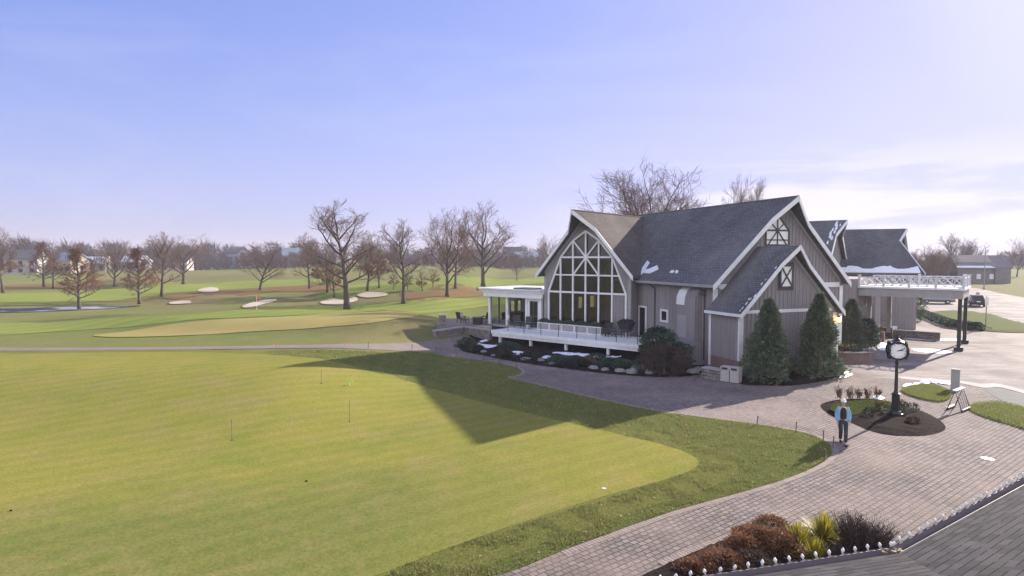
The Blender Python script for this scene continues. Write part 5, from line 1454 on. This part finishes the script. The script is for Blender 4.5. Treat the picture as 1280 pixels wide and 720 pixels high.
for a in ax4:
    b = a.cross(V((0, 0, 1)))
    mb = MB(); disc(mb, hc+a*.30, a, .345, .02); fc = mb.build('dial', 'clock_face', ck)
    mb = MB(); ring(mb, hc+a*.30, a, .345, .43, .07); mb.build('rim', 'black_metal', fc)
    mb = MB(); x = a.cross(V((0, 0, 1))).normalized()
    for k in range(12):
        t = 2*math.pi*k/12; d = x*math.sin(t)+V((0, 0, 1))*math.cos(t)
        mb = MB(); mb.beam(hc+a*.324+d*.265, hc+a*.324+d*.315, .022, .006, a); mb.build('hour_mark', 'black_metal', fc)
    for ang, L, wd in ((R(78), .2, .035), (R(62), .27, .025)):
        d = x*-math.sin(ang)+V((0, 0, 1))*math.cos(ang)
        mb = MB(); mb.beam(hc+a*(.330+.004*L)-d*.05, hc+a*(.330+.004*L)+d*L, wd, .006, a); mb.build('hand', 'black_metal', fc)
# ------------------------------------------------------------------ dormant plants in the clock bed
def stems(name, p, n, H, spread, m, label, seed, cat='plant', w_=.012, group=None, sub=3, leafy=0):
    r = random.Random(seed); t = thing(name, p, label, cat, group); mb = MB()
    for i in range(n):
        a = r.uniform(0, 6.283); q = V(p)+V((math.cos(a), math.sin(a), 0))*spread*r.uniform(0, .35)
        d = V((math.cos(a)*r.uniform(0, .7)*spread/H, math.sin(a)*r.uniform(0, .7)*spread/H, 1)); h = H*r.uniform(.6, 1.05)
        e = q+d*h; mb.tube([q, q+d*h*.5+V((r.gauss(0, .03), r.gauss(0, .03), 0)), e], [w_, w_*.8, w_*.4], 3, False)
        for k in range(sub):
            f_ = r.uniform(.35, .95); s = q+d*h*f_; mb.tube([s, s+V((r.gauss(0, .5), r.gauss(0, .5), r.uniform(.3, 1))).normalized()*H*r.uniform(.15, .35)], [w_*.6, w_*.3], 3, False)
    mb.build('stems', m, t, fix=False, uv=False)
    if leafy:
        vs = []
        for i in range(leafy):
            q = r.choice(mb.v)+V((r.gauss(0, .04), r.gauss(0, .04), r.gauss(0, .04))); a_ = V((r.gauss(0, 1), r.gauss(0, 1), r.gauss(0, 1))).normalized()*.05; b_ = a_.cross(V((0, .3, 1))).normalized()*.03
            vs += [tuple(q-a_), tuple(q+b_), tuple(q+a_), tuple(q-b_)]
        vs = np.array(vs)-np.array(tuple(V(p))); rawmesh('leaves', vs, np.arange(len(vs)).reshape(-1, 4), m, t)
    return t
for i, (u, v, h, lab) in enumerate(((1049, 500, .55, 'dry brown perennial at the left end of the clock bed behind the person'), (1063, 500.5, .5, 'dry brown perennial second along the back of the clock bed'), (1072, 500, .45, 'dry brown perennial third along the back of the clock bed'),
        (1084, 500.5, .5, 'dry brown perennial just left of the small snow patches'), (1096, 500, .55, 'dry brown perennial behind the small snow patches'), (1128, 512, .3, 'dry perennial right behind the clock post'), (1098, 514, .4, 'low dry perennial in the bright grass strip'))):
    p = G(u, v); p.z = .12; stems('dry_perennial', p, 16, h, .3, 'dry_stem', lab, 40+i, 'plant', .012, 'dry perennials in the clock bed', 3, 120)
for i, (u, v, lab) in enumerate(((1086, 523, 'small grey green shrub in the mulch left of the clock post'), (1110, 520, 'small dark shrub touching the left side of the clock base'), (1127, 520, 'small pale green shrub touching the right side of the clock base'), (1140, 516, 'small dark shrub in the mulch right of the clock'), (1141, 531, 'tiny dry sprig in the middle of the mulch bed'))):
    p = G(u, v); p.z = .13; shrub('small_shrub', p, .32 if i < 4 else .2, .26, 380, dome, ('box_shrub', 'dark_shrub', 'conifer_pale', 'dark_shrub', 'dull_red_shrub')[i], lab, 'shrub', .08, False)
# ------------------------------------------------------------------ planting beside the near roof
p = G(938, 697); SH = 'russet shrubs in the near bed'
for i, (u, v, H, Rr, lab, m) in enumerate(((950, 689, .55, .62, 'round russet shrub in the middle of the near bed', 'russet_shrub'), (930, 697, .5, .5, 'dark russet shrub left of the middle one', 'russet_shrub'), (975, 695, .6, .62, 'russet shrub below the yellow yuccas', 'russet_shrub'),
      (905, 713, .38, .7, 'low wide russet heather nearest the roof edge', 'russet_shrub'), (940, 714, .4, .6, 'low dull heather close to the white bulbs', 'dull_red_shrub'), (935, 676, .34, .4, 'small orange shrub at the paved edge of the near bed', 'russet_shrub'),
      (965, 672, .5, .55, 'russet shrub at the paved edge left of the yuccas', 'russet_shrub'), (868, 717, .25, .4, 'tiny russet shrub at the pointed end of the near bed', 'russet_shrub'))):
    q = G(u, v); shrub('russet_shrub', q, H*1.0, Rr*.95, 3400, dome, m, lab, 'shrub', .075, False, SH, wz_=.3)
def yucca(p, H, n, label, seed):
    r = random.Random(seed); t = thing('yucca', p, label, 'plant', 'yellow yuccas in the near bed'); vs = []
    for i in range(n):
        a = r.uniform(0, 6.283); e = R(r.uniform(8, 88)); L = H*r.uniform(.7, 1.05); w_ = .017
        d = V((math.cos(a)*math.cos(e), math.sin(a)*math.cos(e), math.sin(e))); x = V((-math.sin(a), math.cos(a), 0))*w_
        m1 = d*L*.55; tp = d*L+V((0, 0, -.12*L*math.cos(e)))
        vs += [tuple(-x*.6), tuple(x*.6), tuple(m1+x), tuple(m1-x), tuple(m1-x), tuple(m1+x), tuple(tp+x*.08), tuple(tp-x*.08)]
    vs = np.array(vs); rawmesh('leaves', vs, np.arange(len(vs)).reshape(-1, 4), 'yucca_leaf', t)
yucca(G(998, 690), .78, 420, 'large yellow striped yucca, nearest the russet shrubs', 1)
yucca(G(1030, 676), .82, 380, 'yellow striped yucca at the paved edge, tallest of the three', 2)
yucca(G(1020, 704), .66, 340, 'yellow striped yucca in front, beside the dark twiggy shrub', 3)
stems('twiggy_shrub', G(1080, 702), 380, .95, 1.0, 'twig_purple', 'dense dark purple brown twiggy shrub beside the near roof', 5, 'shrub', .007, None, 7)
stems('twiggy_shrub', G(1052, 712), 130, .55, .6, 'twig_purple', 'lower dark twiggy shrub between the yuccas and the roof bulbs', 6, 'shrub', .007, None, 7)
# ------------------------------------------------------------------ right side: grey pillar, rack, signs, hedge
pp = G(1194, 489); t = thing('grey_pillar', pp, 'plain grey square pillar with a pale cap beside the snow ridge', 'pillar')
f = Fr(pp.x, pp.y, -32)
mb = MB(); mb.box(f, -.19, .19, 0, .38, 0, 1.12); mb.build('shaft', 'grey_trim', t)
mb = MB(); mb.box(f, -.205, .205, -.015, .395, 1.123, 1.2); mb.build('cap', 'concrete', t)
pp = G(1198, 512); t = thing('bag_rack', pp, 'small metal A frame golf bag rack standing on the pavers', 'rack')
f = Fr(pp.x, pp.y, 38)
for s_ in (-.55, .55):
    mb = MB(); mb.tube([f(s_, -.32, 0), f(s_, 0, .98), f(s_, .32, 0)], .028, 6); mb.build('leg', 'black_metal', t)
mb = MB(); mb.box(f, -.6, .6, -.09, .09, .97, 1.02); mb.build('top', 'white_paint', t)
for v_ in (-.3, .3):
    mb = MB(); mb.box(f, -.55, .55, v_-.07, v_+.07, .08, .13); mb.build('tray', 'galvanized', t)
for s_ in (-.28, 0, .28):
    mb = MB(); mb.tube([f(s_, -.28, .14), f(s_, -.02, .95)], .018, 5); mb.build('brace', 'galvanized', t)
pp = G(1232, 410); pp.z = .1; t = thing('sign_post', pp, 'tall grey post with a small white sign at the end of the low hedge', 'sign')
mb = MB(); mb.tube([pp, pp+V((0, 0, 3.2))], .05, 6); mb.build('post', 'galvanized', t)
mb = MB(); f = Fr(pp.x, pp.y, -8); mb.prism([f(-.17, -.09, 2.35), f(.17, -.09, 2.35), f(.17, -.09, 3.2), f(-.17, -.09, 3.2)], (0, .03, 0)); mb.build('panel', 'white_paint', t)
pp = G(1221.5, 378); t = thing('sign_post', pp, 'short dark sign post on the drive near the parked car', 'sign')
mb = MB(); mb.tube([pp, pp+V((0, 0, 1.2))], .05, 6); mb.build('post', 'dark_frame', t)
f = Fr(pp.x, pp.y, 0); mb = MB(); mb.box(f, -.28, .28, -.08, -.05, 1.0, 1.65); mb.build('panel', 'grey_trim', t)
pp = G(1230, 362); t = thing('light_pole', pp, 'slim tall pole rising in front of the barn', 'pole')
mb = MB(); mb.tube([pp, pp+V((0, 0, 9.6))], [.11, .07], 7); mb.build('shaft', 'galvanized', t)
mb = MB(); mb.lathe(pp, [(.25, 0), (.25, .5), (.14, .55)], 8); mb.build('base', 'concrete', t)
mb = MB(); mb.tube([pp+V((0, 0, 9.55)), pp+V((.5, 0, 9.7))], .05, 5); mb.build('arm', 'galvanized', t)
hp = [(1153, 395), (1163, 399), (1175, 404), (1188, 408.5), (1200, 410.5), (1213, 412), (1224, 413), (1234, 412)]
pts = smooth_poly([G(u, v) for u, v in hp], 4)[:-8]
t = thing('low_hedge', pts[0], 'low dark clipped hedge along the front edge of the far grass island', 'hedge')
allv = []
for i, q in enumerate(pts):
    vs = foliage(100+i, .75, .75, 420, dome, .16, lump=.3)+np.array(tuple(q-pts[0])); allv.append(vs)
allv = np.concatenate(allv); rawmesh('foliage', allv, np.arange(len(allv)).reshape(-1, 4), 'dark_shrub', t)
# rope stakes along the walk
first = None
SKL = ['thin stake on the lawn edge in the sun, farthest from the person of the three', 'thin stake at the lawn edge midway to the person', 'thin stake at the lawn edge closest to the person', 'thin short stake just beside the feet of the person',
  'thin dark stake at the rounded tip of the shaded lawn', 'thin stake on the shaded lawn edge, second from its rounded tip', 'thin stake on the shaded lawn edge, third from its rounded tip', 'thin stake on the shaded lawn edge, fourth from its rounded tip', 'thin stake by the end of the cart path', 'thin stake beside the cart path left of the terrace', 'thin stake on the far side of the cart path', 'thin leaning stake at the corner below the walking person']
for i, (u, v) in enumerate(((946, 532.5), (995, 541), (1029, 552), (1041, 560), (645, 463), (624, 455), (604, 451), (570, 447), (545, 441), (515, 438), (460, 436), (1030, 577))):
    if first is None:
        mb = MB(); mb.tube([(0, 0, -.05), (0, 0, .42)], .022, 6); mb.tube([(0, 0, .42), (0, 0, .46)], .03, 6)
        first = mb.build('rope_stake', 'stake'); tag(first, SKL[0], 'stake', 'rope stakes along the walks'); o = first
    else: o = dup(first, (0, 0, 0), 0, SKL[i])
    o.location = G(u, v); o.rotation_euler = (rnd.uniform(-.08, .08), rnd.uniform(-.05, .12), 0)
# practice pins and markers on the putting green
for i, (u, v, h, lab) in enumerate(((402, 480, .75, 'thin practice pin near the tip of the building shadow'), (437, 528, .95, 'thin practice pin in the sunny middle of the putting green'), (290, 551, .8, 'thin practice pin on the open left half of the putting green'))):
    p = G(u, v); p.z += .03; t = thing('practice_pin', p, lab, 'pin', 'practice pins on the near green')
    mb = MB(); mb.tube([p, p+V((0, 0, h))], .008, 5); mb.build('pin', 'stake', t)
    mb = MB(); mb.lathe(p, [(.055, .0), (.055, .012)], 12); mb.build('cup', 'black_metal', t)
p = G(437, 482.5); p.z += .03; t = thing('marker_flag', p, 'tiny bright green marker on the putting green', 'marker')
mb = MB(); mb.prism([p+V((-.1, 0, .1)), p+V((.12, .02, .14)), p+V((.16, .02, .24)), p+V((-.03, 0, .2))], (0, .03, 0)); mb.build('flag', 'yellow_green', t)
mb = MB(); mb.tube([p, p+V((0, .015, .12))], .01, 5); mb.build('stem', 'white_paint', t)
p = G(321, 388); p.z += .05; t = thing('golf_flag', p, 'small orange flag on a pole by the long sand bunker', 'flag')
mb = MB(); mb.tube([p, p+V((0, 0, 1.5))], .02, 5); mb.build('pole', 'white_paint', t)
mb = MB(); mb.prism([p+V((.02, 0, 1.5)), p+V((.34, .05, 1.4)), p+V((.33, .05, 1.12)), p+V((.02, 0, 1.18))], (0, .02, 0)); mb.build('cloth', 'orange_flag', t)
for i, (u, v, lab) in enumerate(((341, 431.5, 'tiny orange marker at the edge of the cart path, left one'), (432, 431, 'tiny orange marker at the edge of the cart path, nearer the terrace'), (584, 454, 'tiny orange marker in the shaded lawn'))):
    p = G(u, v); mb = MB(); mb.lathe(p, [(.08, 0), (.065, .06), (.02, .1)], 8); tag(mb.build('course_marker', 'orange_flag', org=p), lab, 'marker')
mb = MB(); p = G(1234, 574); mb.lathe(p+V((0, 0, .015)), [(.22, 0), (.22, .012), (.19, .02)], 20); tag(mb.build('drain_cover', 'drain', org=p), 'small bright round drain cover in the pavers', 'drain cover')
mb = MB(); p = G(755, 612); p.z += .03; mb.lathe(p, [(.07, 0), (.07, .015)], 14); tag(mb.build('practice_cup', 'drain', org=p), 'white edged cup near the right end of the putting green', 'cup')
for i, (u, v, lab) in enumerate(((14, 640, 'dark brown clod lying on the lower left of the green'), (383, 603, 'dark clod with a pale side on the lower middle of the green'))):
    p = G(u, v); p.z += .05; mb = MB(); mb.ico(p, .032, 2, .3, (1.4, .8, .6), i); tag(mb.build('turf_clod', 'mulch', org=p), lab, 'clod')
# fallen leaves scattered over the near lawn: too many to count
r = random.Random(44); vs = []; PL = [(q.x, q.y) for q in poly(lawn_edge+lawn_back, 2)]
while len(vs) < 4*240:
    x, y = r.uniform(-2, 14), r.uniform(13, 32)
    if not inside(PL, x, y): continue
    a = r.uniform(0, 6.28); s = r.uniform(.025, .055); z = hgt(x, y)+r.uniform(.04, .065)
    d = V((math.cos(a)*s, math.sin(a)*s, r.uniform(-.01, .02))); e = V((-math.sin(a)*s*.7, math.cos(a)*s*.7, r.uniform(-.01, .02))); p = V((x, y, z))
    vs += [tuple(p-d), tuple(p+e), tuple(p+d), tuple(p-e)]
vs = np.array(vs); o = rawmesh('fallen_leaves', vs, np.arange(len(vs)).reshape(-1, 4), 'dry_leaf'); o['kind'] = 'stuff'; o['label'] = 'dry pale leaves scattered over the near lawn'
# ------------------------------------------------------------------ cars
def car(loc, rz, paint, label):
    t = thing('parked_car', (0, 0, 0), label, 'car', 'cars on the drive')
    def loft(secs, m, name, par):
        mb = MB(); n = len(secs[0])
        for s in secs: mb.v += [V(q) for q in s]
        for i in range(len(secs)-1):
            for j in range(n): mb.f.append((i*n+j, i*n+(j+1) % n, (i+1)*n+(j+1) % n, (i+1)*n+j))
        mb.f += [tuple(range(n-1, -1, -1)), tuple((len(secs)-1)*n+j for j in range(n))]
        return mb.build(name, m, par, smooth=False)
    def sec(y, w0, w1, w2, z0, z1, z2): return [(-w0, y, z0), (w0, y, z0), (w1, y, z1), (w2, y, z2), (-w2, y, z2), (-w1, y, z1)]
    b = loft([sec(-2.35, .70, .82, .72, .42, .62, .98), sec(-2.25, .8, .92, .84, .3, .65, 1.06), sec(-1.2, .84, .95, .9, .25, .68, 1.08), sec(.9, .84, .95, .9, .25, .68, 1.05), sec(1.9, .8, .92, .8, .28, .62, .92), sec(2.3, .66, .78, .6, .38, .58, .74)], paint, 'body', t)
    cb = loft([[(-.8, -2.1, 1.05), (.8, -2.1, 1.05), (.62, -1.75, 1.66), (-.62, -1.75, 1.66)], [(-.86, -1.5, 1.06), (.86, -1.5, 1.06), (.66, -1.4, 1.74), (-.66, -1.4, 1.74)], [(-.86, .2, 1.05), (.86, .2, 1.05), (.66, -.1, 1.72), (-.66, -.1, 1.72)], [(-.8, 1.1, 1.0), (.8, 1.1, 1.0), (.62, .35, 1.62), (-.62, .35, 1.62)]], paint, 'cabin', t)
    mb = MB(); mb.prism([V((-.64, -2.03, 1.2)), V((.64, -2.03, 1.2)), V((.54, -1.81, 1.58)), V((-.54, -1.81, 1.58))], (0, -.03, .01)); mb.build('rear_window', 'black_glass', t)
    mb = MB(); mb.prism([V((-.68, .98, 1.1)), V((.68, .98, 1.1)), V((.56, .45, 1.55)), V((-.56, .45, 1.55))], (0, .03, .03)); mb.build('windscreen', 'black_glass', t)
    for sx in (-1, 1):
        mb = MB(); mb.prism([V((sx*.84, -1.4, 1.14)), V((sx*.84, .3, 1.12)), V((sx*.70, -.02, 1.62)), V((sx*.70, -1.3, 1.64))], (sx*.03, 0, .01)); mb.build('side_window', 'black_glass', t)
        mb = MB(); mb.prism([V((sx*.62, -2.39, .72)), V((sx*.84, -2.36, .72)), V((sx*.80, -2.34, .98)), V((sx*.62, -2.37, .98))], (0, -.03, 0)); mb.build('tail_light', 'tail_lamp', t)
        mb = MB(); mb.prism([V((sx*.42, 2.30, .6)), V((sx*.72, 2.22, .6)), V((sx*.68, 2.2, .74)), V((sx*.42, 2.27, .72))], (0, .05, 0)); mb.build('headlight', 'chrome', t)
        mb = MB(); mb.box(WORLD, min(sx*.95, sx*1.1), max(sx*.95, sx*1.1), .35, .5, 1.05, 1.2); mb.build('mirror', paint, t)
        for y in (-1.4, 1.4):
            mb = MB(); disc(mb, V((sx*.74, y, .34)), V((sx, 0, 0)), .34, .22, 20); wl = mb.build('wheel', 'rubber', t)
            mb = MB(); disc(mb, V((sx*.965, y, .34)), V((sx, 0, 0)), .2, .02, 14); mb.build('rim', 'chrome', wl)
    mb = MB(); mb.box(WORLD, -.78, .78, -2.46, -2.36, .40, .58); mb.build('bumper', 'rubber', t)
    mb = MB(); mb.box(WORLD, -.24, .24, -2.42, -2.385, .74, .88); mb.build('number_plate', 'white_paint', t)
    t.location = loc; t.rotation_euler = (0, 0, rz); return t
p = G(1233, 384); car(p+V((0, 2.3, 0)), R(-26), 'car_paint', 'dark blue black suv parked on the drive beside the tall white sign')
p = G(1187, 381); car(p+V((0, 3, 0)), R(62), 'car_silver', 'grey car parked far off, seen just below the entrance canopy')
# ------------------------------------------------------------------ near roof with string lights
def zp(u, v, z):
    d = ray(u, v); return V((0, 0, CAMZ))+d*((z-CAMZ)/d.z)
E1 = zp(1125, 691, 3.2); E2 = E1+(zp(1280, 606, 3.2)-E1)*1.5; E0 = E1+(zp(950, 718, 3.2)-E1)*3.4
nr = thing('near_building', V((4, 4, 0)), 'grey shingled hip roof of the nearest building, cutting into the corner of the photo', 'building')
def inw(a, b):
    d = (b-a).normalized(); n = V((d.y, -d.x, 0)); return n
n1, n2 = inw(E0, E1), inw(E1, E2)
s1, s2 = .26, .33
# hip line: intersection of the two planes z=3.2+s*dist
def planez(p): return 3.2+s1*(p-E0).dot(n1), 3.2+s2*(p-E1).dot(n2)
# direction h with s1*h.n1 = s2*h.n2
A1, A2 = n1*s1, n2*s2; dv = A1-A2; hd_ = V((-dv.y, dv.x, 0)).normalized()
if hd_.dot(n1) < 0: hd_ = -hd_
T = E1+hd_*9; T.z = 3.2+s1*(T-E1).dot(n1)
L0 = E0+n1*7.5; L0.z = 3.2+s1*7.5
Rr_ = E2+n2*9; Rr_.z = 3.2+s2*9
T1 = E1+hd_*7.5/ max(.05, hd_.dot(n1)) if hd_.dot(n1) > .05 else T
mb = MB(); q = E1+hd_*6; q.z = 3.2+s1*6*hd_.dot(n1)
mb.prism([E0, E1, q, L0], (0, 0, -.18)); mb.build('roof', 'near_shingles', nr)
mb = MB(); q2 = E1+hd_*6; q2.z = 3.2+s2*6*hd_.dot(n2)
mb.prism([E1, E2, Rr_, q2], (0, 0, -.18)); mb.build('roof', 'near_shingles', nr)
mb = MB()
for p, q_ in ((E0, E1), (E1, E2)):
    d = (q_-p).normalized(); n = inw(p, q_); e = V((0, 0, -.02))
    for (o0, o1, z0, z1) in ((-.005, -.02, -.11, -.012), (-.02, -.11, -.12, -.10), (-.11, -.13, -.12, .02)):
        mb.prism([p+n*o0+V((0, 0, z0)), q_+n*o0+V((0, 0, z0)), q_+n*o1+V((0, 0, z0)), p+n*o1+V((0, 0, z0))], (0, 0, z1-z0))
mb.build('gutter', 'gutter_paint', nr)
mb = MB()
for p, q_ in ((E0, E1), (E1, E2)):
    n = inw(p, q_); a_, b_ = p+n*.5, q_+n*.5
    mb.prism([V((a_.x, a_.y, -.1)), V((b_.x, b_.y, -.1)), V((b_.x, b_.y, 3.0)), V((a_.x, a_.y, 3.0))], n*.2)
mb.build('wall', 'siding', nr)
sl_ = thing('string_lights', E1, 'string of white bulbs clipped along the near gutter', 'lights')
wire = MB(); k = 0; bulb0 = None
for p, q_, n in ((E0, E1, n1), (E1, E2, n2)):
    L = (q_-p).length; d = (q_-p)/L; m_ = int(L/(.212 if p is E0 else .27)); pts = []
    for i in range(m_+1):
        c = p+d*(i*L/m_)-n*.122+V((0, 0, .035)); pts.append(c)
        if i < m_: pts.append(c+d*(L/m_/2)+V((0, 0, -.02)))
        c = c+V((0, 0, .004))
        if bulb0 is None:
            mb = MB(); mb.lathe((0, 0, 0), [(.012, 0), (.012, .02), (.02, .03), (.023, .045), (.018, .062), (.004, .08)], 8)
            bulb0 = mb.build('bulb', 'bulb_glass', None, smooth=True); b_ = bulb0
        else: b_ = bulb0.copy(); COL.objects.link(b_)
        b_.parent = sl_; b_.location = c-sl_.location; b_.rotation_euler = (rnd.uniform(-.25, .25), rnd.uniform(-.25, .25), 0)
    wire.tube(pts, .006, 4)
wire.build('wire', 'green_wire', sl_)
mb = MB()
for i in range(26):
    c = E1+(E0-E1).normalized()*rnd.uniform(-.1, .25)-n1*rnd.uniform(.03, .1)+V((0, 0, .0)); s = rnd.uniform(.02, .035); a_ = rnd.uniform(0, 6)
    mb.face([c+V((math.cos(a_)*s, math.sin(a_)*s, rnd.uniform(0, .03))), c+V((-math.sin(a_)*s, math.cos(a_)*s, .01)), c-V((math.cos(a_)*s, math.sin(a_)*s, -.01))])
o = mb.build('fallen_leaves', 'dry_leaf', fix=False); o['kind'] = 'stuff'; o['label'] = 'dry leaves caught in the gutter corner'
# ------------------------------------------------------------------ the person
def skin(name, verts, edges, radii, root, m, parent, sub=2, off=(0, 0, 0)):
    me = bpy.data.meshes.new(name); me.from_pydata([tuple(V(v)+V(off)) for v in verts], edges, [])
    o = bpy.data.objects.new(name, me); COL.objects.link(o)
    bm = bmesh.new(); bm.from_mesh(me); ly = bm.verts.layers.skin.verify(); bm.verts.ensure_lookup_table()
    for i, v in enumerate(bm.verts):
        r_ = radii[i]; v[ly].radius = r_ if hasattr(r_, '__len__') else (r_, r_); v[ly].use_root = (i == root)
    bm.to_mesh(me); bm.free()
    md = o.modifiers.new('skin', 'SKIN'); md.use_smooth_shade = True
    sd2 = o.modifiers.new('sub', 'SUBSURF'); sd2.levels = sub; sd2.render_levels = sub
    dg = bpy.context.evaluated_depsgraph_get(); ev = o.evaluated_get(dg)
    nm = bpy.data.meshes.new_from_object(ev); o.modifiers.clear(); o.data = nm
    nm.materials.clear(); nm.materials.append(MATS[m])
    nm.polygons.foreach_set('use_smooth', [True]*len(nm.polygons))
    if parent is not None: o.parent = parent
    return o
def person(loc, rz):
    t = thing('person', (0, 0, 0), 'person in a white cap, pale blue jacket and dark trousers walking towards the camera', 'person')
    # facing -Y; left foot forward
    J = {}
    names = ['pelvis', 'waist', 'chest', 'neck', 'headb', 'headm', 'headt',
             'hipL', 'kneeL', 'ankL', 'toeL', 'hipR', 'kneeR', 'ankR', 'toeR',
             'shL', 'elL', 'wrL', 'haL', 'shR', 'elR', 'wrR', 'haR']
    pos = [(0, 0, .93), (0, 0, 1.10), (0, .0, 1.32), (0, .01, 1.48), (0, -.01, 1.56), (0, -.02, 1.64), (0, -.005, 1.71),
           (.09, 0, .88), (.085, -.16, .50), (.07, -.26, .09), (.075, -.40, .04), (-.09, 0, .88), (-.07, -.04, .50), (-.045, .22, .13), (-.05, .15, .035),
           (.185, .01, 1.40), (.25, .03, 1.13), (.225, -.10, .92), (.205, -.15, .84), (-.185, .01, 1.40), (-.25, .06, 1.13), (-.225, -.04, .91), (-.205, -.09, .83)]
    rad = [(.12, .08), (.11, .075), (.125, .085), .055, (.062, .07), (.074, .092), (.06, .075),
           .085, .056, .038, .035, .085, .056, .038, .035,
           .06, .042, .03, (.036, .022), .06, .042, .03, (.036, .022)]
    E = [(0, 1), (1, 2), (2, 3), (3, 4), (4, 5), (5, 6), (0, 7), (7, 8), (8, 9), (9, 10), (0, 11), (11, 12), (12, 13), (13, 14), (2, 15), (15, 16), (16, 17), (17, 18), (2, 19), (19, 20), (20, 21), (21, 22)]
    # fingers
    pos, rad = list(pos), list(rad)
    for hi_, sg in ((18, 1), (22, -1)):
        hx, hy, hz = pos[hi_]
        for k, (dx, L) in enumerate(((-.024, .06), (-.008, .07), (.008, .066), (.024, .052))):
            a = len(pos); pos += [(hx+dx*.3, hy+dx, hz-.03), (hx+dx*.3-sg*.008, hy+dx-.012, hz-.03-L)]; rad += [.011, .008]; E += [(hi_, a), (a, a+1)]
        a = len(pos); pos += [(hx-sg*.03, hy-.03, hz-.005), (hx-sg*.035, hy-.05, hz-.045)]; rad += [.013, .01]; E += [(hi_, a), (a, a+1)]
    body = skin('body', pos, E, rad, 0, 'skin', t)
    # nose, ears, eyes kept small but present
    mb = MB(); mb.ico((0, -.115, 1.635), .016, 2, 0, (.8, 1, 1.2)); mb.build('nose', 'skin', t, smooth=True)
    for sx in (-1, 1):
        mb = MB(); mb.ico((sx*.077, -.015, 1.64), .022, 2, 0, (.5, .8, 1.3)); mb.build('ear', 'skin', t, smooth=True)
        mb = MB(); mb.ico((sx*.03, -.098, 1.655), .011, 2, 0); mb.build('eye', 'black_cloth', t, smooth=True)
    mb = MB(); mb.beam((-.022, -.105, 1.595), (.022, -.105, 1.595), .008, .006); mb.build('mouth', 'tail_lamp', t)
    # trousers
    tp = [(0, 0, .95), (0, 0, 1.02), (.095, 0, .86), (.088, -.165, .50), (.072, -.262, .10), (-.095, 0, .86), (-.073, -.042, .50), (-.047, .222, .14)]
    skin('trousers', tp, [(0, 1), (0, 2), (2, 3), (3, 4), (0, 5), (5, 6), (6, 7)], [(.155, .118), (.15, .115), .102, .075, .068, .102, .075, .068], 0, 'trousers', t)
    # shirt seen in the open jacket front
    skin('shirt', [(0, -.012, .94), (0, -.012, 1.12), (0, -.014, 1.33), (0, .004, 1.47)], [(0, 1), (1, 2), (2, 3)], [(.15, .118), (.14, .115), (.15, .122), (.065, .065)], 0, 'black_cloth', t)
    # jacket: back plus two open fronts and sleeves
    for sg in (1, -1):
        jp = [(sg*.10, .02, 1.30), (sg*.11, .015, 1.08), (sg*.115, .01, .84), (sg*.185, .012, 1.40), (sg*.245, .032, 1.13), (sg*.222, -.095, .935), (sg*.07, .02, 1.44)]
        skin('jacket', jp, [(0, 1), (1, 2), (0, 3), (3, 4), (4, 5), (0, 6)], [(.085, .13), (.082, .128), (.088, .132), .074, .058, .050, (.048, .08)], 0, 'jacket', t)
    skin('jacket_back', [(0, .055, 1.42), (0, .055, 1.2), (0, .055, .86)], [(0, 1), (1, 2)], [(.12, .085), (.14, .085), (.15, .095)], 0, 'jacket', t)
    # cap and shoes
    mb = MB(); mb.lathe((0, -.008, 0), [(.098, 1.672), (.101, 1.70), (.09, 1.745), (.055, 1.775), (.005, 1.785)], 16); cpo = mb.build('cap', 'white_cloth', t, smooth=True)
    mb = MB(); arc = [(math.cos(a)*.092, math.sin(a)) for a in np.linspace(R(180), R(360), 10)]
    mb.prism([(a, -.045+b*.15, 1.678) for a, b in arc], (0, 0, .012)); mb.build('peak', 'white_cloth', cpo)
    for fx, fy, lift, tilt in ((.073, -.30, 0, 0), (-.048, .19, .02, 0)):
        mb = MB(); mb.v = []; 
        secs = [(-.15, .028, .03), (-.11, .042, .05), (-.03, .045, .07), (.05, .042, .10), (.09, .036, .09)]
        mb.tube([(fx, fy+y, lift+h*.5) for y, w_, h in secs], [w_ for y, w_, h in secs], 8); mb.build('shoe', 'black_cloth', t, smooth=True)
    t.location = loc; t.rotation_euler = (0, 0, rz)
p = G(1053, 555); p.z = .014; person(p, R(-20))
# ------------------------------------------------------------------ air
if HAZE:
    m, nt, b = nodes('air'); nt.nodes.remove(b); out = [x for x in nt.nodes if x.type == 'OUTPUT_MATERIAL'][0]
    v = nt.nodes.new('ShaderNodeVolumePrincipled'); v.inputs['Density'].default_value = HAZE
    v.inputs['Color'].default_value = (.95, .92, 1.0, 1); v.inputs['Anisotropy'].default_value = 0
    nt.links.new(v.outputs[0], out.inputs['Volume'])
    mb = MB(); mb.prism([(-700, -60, -4), (700, -60, -4), (700, 900, -4), (-700, 900, -4)], (0, 0, 34)); o = mb.build('haze', m, uv=False); o['kind'] = 'stuff'; o['label'] = 'thin pale winter haze over the course'
